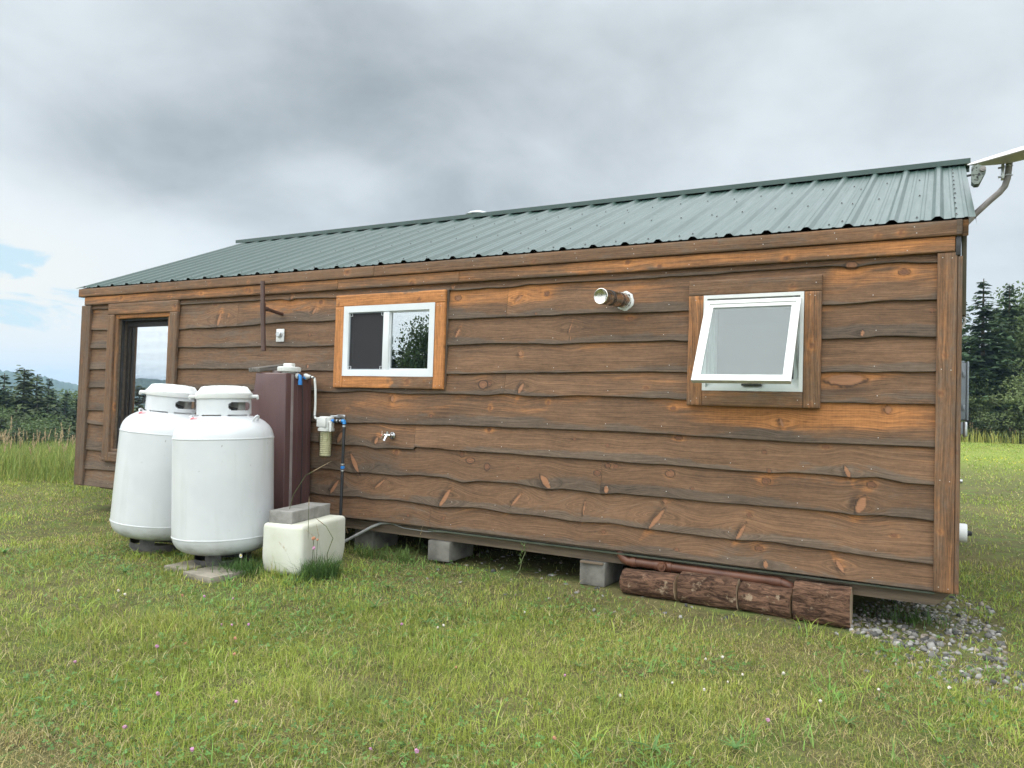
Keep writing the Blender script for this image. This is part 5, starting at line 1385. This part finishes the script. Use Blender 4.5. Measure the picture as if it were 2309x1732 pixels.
# weeds standing against the foam box and under the cabin edge
def weed(name, loc, n, hs, spread, seed, label, cat='weed', dark=True, stalks=4, group=None):
    rng = np.random.default_rng(seed); root = empty(name, loc, label, cat, group); vg = Veg()
    x, y = loc[0]+rng.normal(0, spread[0], n), loc[1]+rng.normal(0, spread[1], n)
    c = (np.array((.070, .135, .036)) if dark else np.array((.10, .16, .04)))*rng.uniform(.6, 1.6, (n, 1))
    V, Q, T, m = blades(x, y, gz(x, y), rng.uniform(hs[0], hs[1], n), rng.uniform(.003, .006, n), rng.uniform(0, 6.28, n), rng.uniform(.2, 1.3, n), rng, 3)
    vg.add(V, Q, T, np.repeat(c, m, 0)); vg.build('leaves', M_grass, root)
    if stalks:
        for _ in range(stalks):
            vg = Veg(); x, y = loc[0]+rng.normal(0, spread[0], 1), loc[1]+rng.normal(0, spread[1], 1)
            seed_head(vg, x, y, gz(x, y), rng.uniform(hs[1]*1.3, hs[1]*2.2, 1), rng, np.array((.15, .15, .06)), .55, .5); vg.build('stalk', M_grass, root)
    return root
w1 = weed('grass_tuft', (4.59, -.95, -.28), 620, (.09, .20), (.060, .085), 3, 'dark green grass tuft with stalks growing against the foam box', stalks=4)
weed('grass_tuft', (4.06, -1.22, -.28), 420, (.08, .17), (.075, .06), 4, 'dark grass tuft between the propane tank and the foam box', stalks=0)
weed('grass_tuft', (4.42, -.12, -.28), 240, (.06, .16), (.13, .05), 5, 'ragged grass tuft under the cabin below the conduit', dark=False, stalks=1)
weed('grass_tuft', (4.72, -.10, -.28), 150, (.06, .17), (.06, .04), 6, 'grass tuft under the cabin beside the concrete block below the spigot', dark=False, stalks=1)
weed('grass_tuft', (8.45, .30, -.28), 170, (.06, .17), (.14, .06), 7, 'dark weeds in the shade under the right corner of the cabin', stalks=1)
# wiry stems with bent seed heads and red clover in front of the box
def stem_plant(name, pts, r, head, label, cat, headmat=None):
    root = empty(name, pts[0], label, cat); bm = NB(); tube(bm, pts, r, 6); obj('stem', bm, M_stem, root)
    if head:
        bm = NB(); p = Vector(pts[-1]); q = Vector(pts[-2]); d = (p-q).normalized()
        if headmat:
            bmesh.ops.create_icosphere(bm, subdivisions=2, radius=head, matrix=Matrix.Translation(p))
            for v in bm.verts: v.co = p+(v.co-p)*(1+random.uniform(-.25, .25))
            obj('flower', bm, headmat, root)
        else:
            tube(bm, [p-d*head, p-d*head*.5, p, p+d*head*.6], [.001, .0035, .003, .0008], 6); obj('seed_head', bm, M_seed, root)
    return root
M_stem = mat_simple('stem', (.06, .085, .03), (.11, .12, .05), 20, .7); M_seed = mat_simple('seed_brown', (.17, .12, .07), (.27, .20, .12), 60, .8)
stem_plant('grass_stalk', [(4.455, -0.950, -.28), (4.470, -0.960, -.05), (4.475, -0.970, .28)], .0022, .05, 'straight wiry stalk rising in front of the concrete block on the foam box', 'grass stalk')
stem_plant('grass_stalk', [(4.195, -0.950, -.2), (4.215, -0.930, .10), (4.255, -0.910, .30), (4.335, -0.870, .45), (4.455, -0.810, .53)], .0022, .12, 'tall grass stalk arching right above the flat concrete block', 'grass stalk')
stem_plant('grass_stalk', [(4.655, -0.930, -.28), (4.645, -0.940, -.10), (4.695, -0.940, .02), (4.625, -0.940, .10), (4.565, -0.950, .135)], .003, .07, 'bent broken grass stalk leaning across the foam box', 'grass stalk')
stem_plant('red_clover', [(4.515, -0.950, -.28), (4.525, -0.965, -.12), (4.535, -0.970, .005)], .002, .014, 'brown faded clover head in front of the foam box', 'flower', M_petal_b)
stem_plant('red_clover', [(4.535, -0.950, -.28), (4.545, -0.965, -.15), (4.540, -0.970, -.065)], .002, .012, 'pink clover head just below the faded one at the foam box', 'flower', M_petal_p)
stem_plant('red_clover', [(4.545, -0.940, -.28), (4.565, -0.965, -.12), (4.573, -0.970, .000)], .002, .009, 'small dark clover bud beside the faded clover head at the foam box', 'flower', M_petal_b)
dz0 = empty('daisy', (4.165, -1.29, -.28), 'single white daisy on a thin stem before the propane tank', 'flower'); bm = NB(); tube(bm, [(4.165, -1.29, -.28), (4.160, -1.30, -.20), (4.165, -1.31, -.115)], .0018, 6); obj('stem', bm, M_stem, dz0)
bm = NB()
for k in range(12):
    a_ = k*math.pi/6; vs = [Vector((math.cos(a_+d)*r_, -.004*(r_ > .01), math.sin(a_+d)*r_)) for r_, d in ((.004, 0), (.012, -.2), (.018, 0), (.012, .2))]
    bm.faces.new([bm.verts.new(v+Vector((4.165, -1.314, -.112))) for v in vs])
obj('petals', bm, M_daisy, dz0, smooth=None)
bm = NB(); bmesh.ops.create_icosphere(bm, subdivisions=2, radius=.0055, matrix=Matrix.Translation((4.165, -1.317, -.112))); obj('disc', bm, M_yellow, dz0)
vine = empty('vine', (5.80, -.01, -.02), 'thin green vine hanging from the cabin edge between two concrete blocks', 'vine')
bm = NB(); tube(bm, [(5.815, -.015, -.005), (5.80, -.02, -.04), (5.815, -.025, -.09), (5.79, -.03, -.15), (5.78, -.04, -.22), (5.75, -.05, -.275)], .004, 6); obj('stem', bm, M_stem, vine)
vg = Veg(); rng = np.random.default_rng(2); n = 22; tt = rng.random(n); V, Q, T, m = blades(5.80-.04*tt+rng.normal(0, .006, n), -.025-.02*tt, -.02-.24*tt, np.full(n, .028), np.full(n, .014), rng.uniform(0, 6.28, n), np.full(n, 1.2), rng, 3); vg.add(V, Q, T, np.tile((.13, .19, .06), (n*m, 1))); vg.build('leaves', M_leaf, vine)

# clover blossoms, one object each, sharing a few meshes
def blossom(name, mat, label, group):
    root = empty(name, (0, 0, 0), label, 'flower', group); LOCAL[0] = True
    bm = NB(); bmesh.ops.create_icosphere(bm, subdivisions=2, radius=.0085, matrix=Matrix.Translation((0, 0, .062)))
    for v in bm.verts: v.co = Vector((0, 0, .062))+(v.co-Vector((0, 0, .062)))*(1+random.uniform(-.28, .28))
    obj('flower', bm, mat, root); bm = NB(); tube(bm, [(0, 0, 0), (.003, 0, .03), (0, 0, .058)], .0014, 5); obj('stem', bm, M_stem, root); LOCAL[0] = False; return root
FL = {
 'p': ('pink_clover', M_petal_p, 'pink clover blossom in the mown lawn', 'pink clover blossoms in the lawn', [(5.055,-2.24),(5.145,-2.23),(5.22,-2.20),(4.52,-1.92),(5.70,-3.12),(5.02,-3.05),(5.20,-2.75),(5.86,-3.36),(6.02,-2.98),(6.22,-3.36),(6.75,-3.00),(6.92,-2.98),(7.1,-3.1),(4.62,-1.78),(5.9,-1.72),(8.0,-2.0),(7.02,-1.9)]),
 'b': ('faded_clover', M_petal_b, 'faded brown clover blossom in the mown lawn', 'faded clover blossoms in the lawn', [(4.36,-1.95),(3.95,-2.12),(5.36,-2.42),(5.18,-2.58),(5.53,-2.58),(6.55,-2.1),(7.3,-2.62)]),
 'w': ('white_clover', M_petal_w, 'white clover blossom in the mown lawn', 'white clover blossoms in the lawn', [(4.02,-2.16),(4.1,-2.18),(6.35,-1.05),(6.1,-1.6),(6.15,-1.62),(7.55,-1.35),(7.62,-1.28),(7.75,-1.42),(7.72,-1.55),(7.95,-1.38),(8.12,-1.62),(8.35,-1.33),(8.62,-1.15),(8.05,-2.45),(7.98,-2.5),(8.42,-2.3),(7.5,-1.7),(7.65,-1.75),(7.35,-2.0)])}
for key, (nm, mt, lb, gr, pos) in FL.items():
    r0 = None
    for (x, y) in pos:
        o = blossom(nm, mt, lb, gr) if r0 is None else copy_tree(r0)
        r0 = r0 or o
        o.location = (x, y, float(gz(x, y))+random.uniform(-.012, .012)); o.rotation_euler = (random.uniform(-.3, .3), random.uniform(-.3, .3), random.uniform(0, 6)); s_ = random.uniform(.6, 1.0); o.scale = (s_, s_, s_)

# gravel
def gravel():
    rng = np.random.default_rng(23); V, F = [], []; n0 = 0
    base = bmesh.new(); bmesh.ops.create_icosphere(base, subdivisions=1, radius=1); bv = np.array([v.co[:] for v in base.verts]); bf = np.array([[v.index for v in f.verts] for f in base.faces]); base.free()
    P = []
    while len(P) < 1150:
        x, y = rng.uniform(8.0, 9.05), rng.uniform(-.7, 1.5)
        if inside(np.array([x]), np.array([y]), GRAVEL)[0] and rng.random() < .02+1.7*(float(fbm(np.array([x*4]), np.array([y*4]), 41, 3)[0])-.28): P.append((x, y, min(.034, rng.gamma(2.4, .0050)+.005)*(1.15 if y < .1 else .9)))
    for _ in range(120): P.append((rng.uniform(4.9, 8.9), rng.uniform(-.75, .35), rng.uniform(.008, .022)))
    for _ in range(130): P.append((rng.normal(8.75, .20), rng.normal(-.66, .17), rng.uniform(.010, .028)))
    for _ in range(160): P.append((rng.uniform(4.9, 8.6), rng.uniform(.1, 1.6), rng.uniform(.012, .03)))
    for x, y in ((8.06, -.26), (8.30, -.55), (7.0, -.35), (7.05, -.42), (6.35, -.22), (8.72, -.72), (8.77, -.70), (5.5, .03), (5.2, .12), (7.42, -.33)): P.append((x, y, rng.uniform(.022, .034)))
    for x, y, s in P:
        A = rng.normal(0, 1, (3, 3)); q_, _ = np.linalg.qr(A); sc = np.array((1, rng.uniform(.6, .95), rng.uniform(.4, .7)))*s
        v = bv*(1+rng.uniform(-.34, .26, (len(bv), 1))); v = (v*sc) @ q_.T*1.0; v[:, 2] *= .8
        v = v+np.array((x, y, float(gz(x, y))+s*rng.uniform(-.35, .40))); V.append(v); F.append(bf+n0); n0 += len(v)
    o = npmesh('gravel', np.concatenate(V), [np.concatenate(F)], M_gravel); tag(o, 'loose grey gravel spilling from under the right corner of the cabin', 'gravel', kind='stuff')
gravel()

# ------------------------------------------------------------------ trees
def spruce_mesh(h, wr, seed, col=(.040, .062, .030), ex=.9, tsh=.72):
    rng = np.random.default_rng(seed); vg = Veg(); base = np.array(col)
    nl = int(h*3.4)
    for i in range(nl):
        f = (i+rng.uniform(0, .8))/nl; z = h*(.03+.95*f)
        R = wr*h*(1-f)**ex*rng.uniform(.62, 1.16)+.05
        for b in range(rng.integers(6, 10) - (2 if f > .8 else 0)):
            az = rng.uniform(0, 6.283); L_ = R*rng.uniform(.65, 1.12); ns = max(2, int(L_/.24)); t = np.linspace(.12, 1, ns)
            droop = rng.uniform(.10, .38)*(1-f*.9); upt = .12*L_
            px = np.cos(az)*L_*t; py = np.sin(az)*L_*t; pz = z + rng.normal(0, .12) - droop*L_*t + upt*t**3 + .25*f*L_*t + rng.normal(0, .05, ns)
            tone = base*rng.uniform(.65, 1.45)
            for k in range(4):
                a2 = az+rng.normal(0, .85, ns); ll = rng.uniform(.32, .62, ns)*(1.15-.35*t); ll = ll*(1-tsh*f**3.5); ww = ll*rng.uniform(.34, .58, ns); dz__ = -ll*rng.uniform(.05, .55, ns)
                dx_, dy_ = np.cos(a2), np.sin(a2)
                b0 = np.stack([px, py, pz], -1); mid = b0+np.stack([dx_*ll*.5, dy_*ll*.5, dz__*.35], -1); side = np.stack([-dy_*ww*.5, dx_*ww*.5, rng.normal(0, .25, ns)*ww], -1); tip = b0+np.stack([dx_*ll, dy_*ll, dz__], -1)
                V = np.stack([b0, mid-side, tip, mid+side], 1).reshape(-1, 3); Q = np.arange(ns*4).reshape(ns, 4)
                c = tone*rng.uniform(.75, 1.3, (ns, 1))*(.9+.25*t[:, None])
                vg.add(V, Q, np.zeros((0, 3), int), np.repeat(c, 4, 0))
    return vg
def tree_from(vg, name, loc, label, cat, mat, h, tr, seed, limbs=(), group=None):
    root = empty(name, loc, label, cat, group); LOCAL[0] = True
    vg.build('crown', mat, root)
    bm = NB(); rng = random.Random(seed)
    tube(bm, [(0, 0, -.6), (0.02*h*.1, 0, h*.3), (.0, .02*h*.1, h*.7), (0, 0, h*.985)], [tr, tr*.8, tr*.42, .02], 8)
    for (p, q_, r_) in limbs: tube(bm, [p, ((Vector(p)+Vector(q_))/2+Vector((0, 0, .2))), q_], [r_, r_*.7, r_*.35], 6)
    obj('trunk', bm, M_trunk, root); LOCAL[0] = False; return root
def leafy_mesh(h, wr, seed, col, leaf=.15, nclump=46, per=95, low=.12, tight=.16):
    rng = np.random.default_rng(seed); vg = Veg(); limbs = []
    for i in range(nclump):
        f = low+(1-low)*rng.random()**.85; rr = wr*h*(math.sin(min(1, (f-low)/(1-low)*.92+.10)*math.pi)**.6)*rng.uniform(.25, 1.0)
        az = rng.uniform(0, 6.283); c0 = np.array((math.cos(az)*rr, math.sin(az)*rr, h*f*.97)); s = h*tight*rng.uniform(.45, 1.05)*.55
        if rng.random() < .55: limbs.append(((0, 0, h*max(.08, f*.55)), tuple(c0), .018*h*.35))
        n = int(per*rng.uniform(.6, 1.3)); p = np.clip(rng.normal(0, 1, (n, 3)), -1.7, 1.7); p = c0+p*s*np.array((1, 1, .62))
        d = rng.normal(0, 1, (n, 3)); d /= np.linalg.norm(d, axis=1)[:, None]; e = np.cross(d, rng.normal(0, 1, (n, 3))); e /= np.linalg.norm(e, axis=1)[:, None]
        ll = leaf*rng.uniform(.6, 1.3, (n, 1)); tone = np.array(col)*rng.uniform(.7, 1.35)
        V = np.stack([p-d*ll*.5, p+e*ll*.3, p+d*ll*.5, p-e*ll*.3], 1).reshape(-1, 3)
        vg.add(V, np.arange(n*4).reshape(n, 4), np.zeros((0, 3), int), np.repeat(tone*rng.uniform(.75, 1.3, (n, 1)), 4, 0))
    return vg, limbs
CX, CY = CAM[0], CAM[1]
def at(az, d): a_ = math.radians(az); return CX+d*math.sin(a_), CY+d*math.cos(a_)
protos = {}
def place(kind, az, d, top_el, label, group=None, spin=0.0, wid=1.0, name=None):
    """stand a tree at a bearing and distance so that its top reaches the given height"""
    x, y = at(az, d); z = float(gz(x, y)); htot = CAM[2]+d*math.tan(math.radians(top_el))-z
    H0, src = protos[kind]
    o = src if not src.get('used') else copy_tree(src)
    if not src.get('used'): src['used'] = 1
    if 'used' in o: 
        if o is not src: del o['used']
    s_ = htot/H0; o.location = (x, y, z); o.scale = (s_*wid, s_*wid, s_); o.rotation_euler = (0, 0, spin)
    o['label'] = label
    if group: o['group'] = group
    elif 'group' in o: del o['group']
    return o
for i, (h, wr) in enumerate(((11.5, .20), (10.5, .24), (12.5, .18), (9.5, .27))):
    protos['s%d' % i] = (h, tree_from(spruce_mesh(h, wr, 200+i, ex=.62 if i == 3 else .9, tsh=.4 if i == 3 else .58, col=((.046, .078, .038), (.054, .084, .036), (.044, .074, .040), (.064, .086, .036))[i]), 'spruce_tree', (0, 0, 0), 'spruce', 'tree', M_needle, h, .16, i))
for i, (h, wr, col) in enumerate(((8.0, .30, (.080, .118, .042)), (7.0, .34, (.105, .145, .056)), (4.0, .46, (.15, .19, .080)), (3.6, .50, (.115, .15, .072)))):
    vg, lb = leafy_mesh(h, wr, 300+i, col, .21 if i < 2 else .15, 84 if i < 2 else 60, 100, .10 if i < 2 else .02, .17 if i < 2 else .2)
    protos['d%d' % i] = (h, tree_from(vg, 'broadleaf_tree' if i < 2 else 'shrub', (0, 0, 0), 'tree', 'tree' if i < 2 else 'shrub', M_leaf, h*.9, .10 if i < 2 else .05, i, lb))
rt = random.Random(4)
# right of the cabin
place('s0', 2.55, 57.8, 9.2, 'tallest dark spruce with a bare pointed tip, right of the cabin corner', wid=1.5, spin=1.0)
place('s2', 3.95, 60, 8.7, 'dark spruce rising second tallest at the right edge of the photo', wid=1.5, spin=2.2)
place('s1', 1.35, 62, 8.3, 'dark blunt spruce half hidden by the cabin corner board', spin=.4)
place('s3', 3.25, 68, 6.9, 'spruce between the two tall pointed ones', spin=.9)
place('d0', 4.9, 62, 8.15, 'thin leafy tree with open twigs at the right edge of the photo', spin=.3)
place('d1', 2.2, 58, 3.6, 'grey green bushy tree beside the meter box', spin=1.3)
place('d1', 4.6, 59.5, 6.1, 'mid green leafy tree in front of the right hand spruce', spin=4.1)
place('d0', 3.2, 60.5, 4.4, 'dark leafy tree standing before the spruces', spin=2.0)
place('d0', .9, 59, 5.6, 'leafy tree just showing past the cabin corner', spin=5.0)
place('d2', 4.55, 56.5, 2.75, 'pale green shrub at the edge of the field, right side', spin=1.0, wid=1.3)
place('d3', 3.3, 57, 1.4, 'low grey green shrub between the taller bushes', spin=2.0, wid=1.3)
place('d2', 1.9, 57, 1.7, 'small pale shrub at the foot of the bushy tree', spin=3.1, wid=1.2)
place('d3', 5.6, 57, 2.4, 'shrub cut by the right edge of the photo', spin=.2, wid=1.2)
for k, (az, el) in enumerate(((7.0, 8.0), (8.6, 7.0), (10.5, 8.4), (12.5, 7.2), (-.8, 7.6), (-2.6, 8.0), (14.6, 8.0), (17, 7.3))):
    place(('s1', 's0', 's2', 'd0')[k % 4], az, 66+k % 3*2, el, 'forest tree beyond the field, outside or hidden at the right', 'far trees beside the field at the right', rt.uniform(0, 6))
# forest edge on the left, standing on the lower slope
LEFT = [(-61.32, 70, 1.62, 's3', 'tall ragged conifer breaking the skyline of the left forest'), (-62.35, 70, 1.30, 's0', 'pointed spruce at the left edge of the photo'), (-60.62, 71, 1.30, 's1', 'conifer just right of the tallest one in the left forest'), (-59.95, 72, 1.05, 's2', 'thin spruce tip in the middle of the left forest skyline')]
for az, d, el, kd, lb in LEFT: place(kd, az, d, el, lb, spin=rt.uniform(0, 6), wid=1.6)
for row, (d0, e0, st) in enumerate(((54, -2.3, .9), (58, -1.7, .8), (62, -1.0, .85), (70, -.4, .8), (80, 0.0, .75), (92, .2, .7))):
    az = -70.0+row*.3
    while az < -51:
        kd = ('s0', 's1', 's2', 's3', 's3', 's1', 'd0')[rt.randrange(7)]
        place(kd, az, d0+rt.uniform(-4, 4), e0+rt.uniform(-.55, .30)+(.15 if az > -59.5 and row == 3 else 0), 'dark forest tree in the wood down the slope left of the cabin' , 'forest trees left of the cabin', rt.uniform(0, 6), rt.uniform(1.3, 2.1))
        az += st*rt.uniform(.7, 1.3)
# behind the viewer: they show in the window panes
for k, (x, y, h, kd) in enumerate(((-30.6, -50, 12.0, 'd0'), (-30.2, -54, 10.2, 'd1'), (-33.6, -51, 9.4, 's3'))):
    H0, src = protos[kd]; o = copy_tree(src); z = float(gz(x, y)); s_ = h/H0; o.location = (x, y, z); o.scale = (s_*.8, s_*.8, s_)
    for q_ in ('used', 'group'):
        if q_ in o: del o[q_]
    o['label'] = ('open crowned leafy tree mirrored in the right pane of the sliding window', 'tall leafy tree mirrored at the right edge of the sliding window pane', 'conifer mirrored low in the sliding window pane')[k]
for k in range(10):
    x, y = -41+k*1.25+rt.uniform(-.4, .4), -55+rt.uniform(-2.5, 2.5); kd = ('s0', 's1', 's3')[k % 3]; H0, src = protos[kd]; o = copy_tree(src); z = float(gz(x, y))
    s_ = (6.1+rt.uniform(-.8, .7)-z)/H0; o.location = (x, y, z); o.scale = (s_*1.7, s_*1.7, s_); o.rotation_euler = (0, 0, rt.uniform(0, 6))
    if 'used' in o: del o['used']
    o['label'] = 'tree of the wood behind the viewer, mirrored in the cabin windows'; o['group'] = 'trees mirrored in the windows'
for k in range(46):
    az = -178+k*2.35+rt.uniform(-.6, .6); d = rt.uniform(66, 80)
    a_ = math.radians(az); x, y = 3.0+d*math.sin(a_), d*math.cos(a_); z = float(gz(x, y)); kd = ('s0', 's1', 's3', 'd0', 's2')[rt.randrange(5)]; H0, src = protos[kd]
    o = copy_tree(src); htop = CAM[2]+d*math.tan(math.radians(4.3 if az < -135 else .9))*rt.uniform(.8, 1.15); s_ = (htop-z)/H0; o.location = (x, y, z); o.scale = (s_*1.2, s_*1.2, s_); o.rotation_euler = (0, 0, rt.uniform(0, 6))
    if 'used' in o: del o['used']
    o['label'] = 'tree of the wood behind the viewer, mirrored in the cabin windows'; o['group'] = 'trees mirrored in the windows'
for k in protos.values():
    if 'used' in k[1]: del k[1]['used']

# ------------------------------------------------------------------ wooded hills
def hills():
    az = np.arange(-178, -48, .06); tt = np.linspace(0, 1, 16); A, T_ = np.meshgrid(np.radians(az), tt, indexing='ij'); D_ = np.degrees(A)
    el = np.interp(D_, [-178, -150, -135, -126, -118, -105, -90, -75, -63.5, -62.6, -61.2, -59.85, -58.4, -56, -50], [.2, .3, .6, 1.15, 1.45, 1.0, 1.6, 1.2, 1.36, 1.30, 1.25, .92, .57, .1, -.4])
    r = 1050+650*T_; prof = np.where(T_ < .7, sst(0, 1, T_/.7)**.8, 1-sst(0, 1, (T_-.7)/.3)*.8)
    crest = (1050+650*.7)*np.tan(np.radians(el))
    z = -14 + (crest+15)*prof + (fbm(D_*9, T_*14, 3, 4)-.5)*5.5*prof + (vn(D_*14, T_*30, 8)-.4)*3.0*prof
    V = np.stack([CX+r*np.sin(A), CY+r*np.cos(A), z], -1).reshape(-1, 3)
    m, t, o = newmat('wooded_hillside'); co = objco(t); n = noise(t, co, .09, 5, .65); n2 = noise(t, co, .012, 4, .6)
    c = mixc(t, n.sstep(.35, .65), (.022, .042, .020), (.065, .095, .034)); c = mixc(t, n2.sstep(.45, .65)*.5, c, (.085, .11, .04)); bsdf(t, o, Base=c, Roughness=.95, Spec=.1)
    h = npmesh('hills', V, [gridF(len(az), len(tt))], m, smooth=180); tag(h, kind='structure')
hills()

# ------------------------------------------------------------------ air between here and the hills
bm = NB(); ebox(bm, -2700, 2700, -2700, 2700, -60, 70)
hz = obj('haze', bm, [], None, smooth=None); tag(hz, kind='stuff')
m, t, o = newmat('air'); vol = t.nodes.new('ShaderNodeVolumePrincipled'); vol.inputs['Color'].default_value = (.50, .74, 1, 1); vol.inputs['Density'].default_value = .00036; vol.inputs['Anisotropy'].default_value = .1
t.links.new(vol.outputs[0], o.inputs['Volume']); hz.data.materials.append(m)
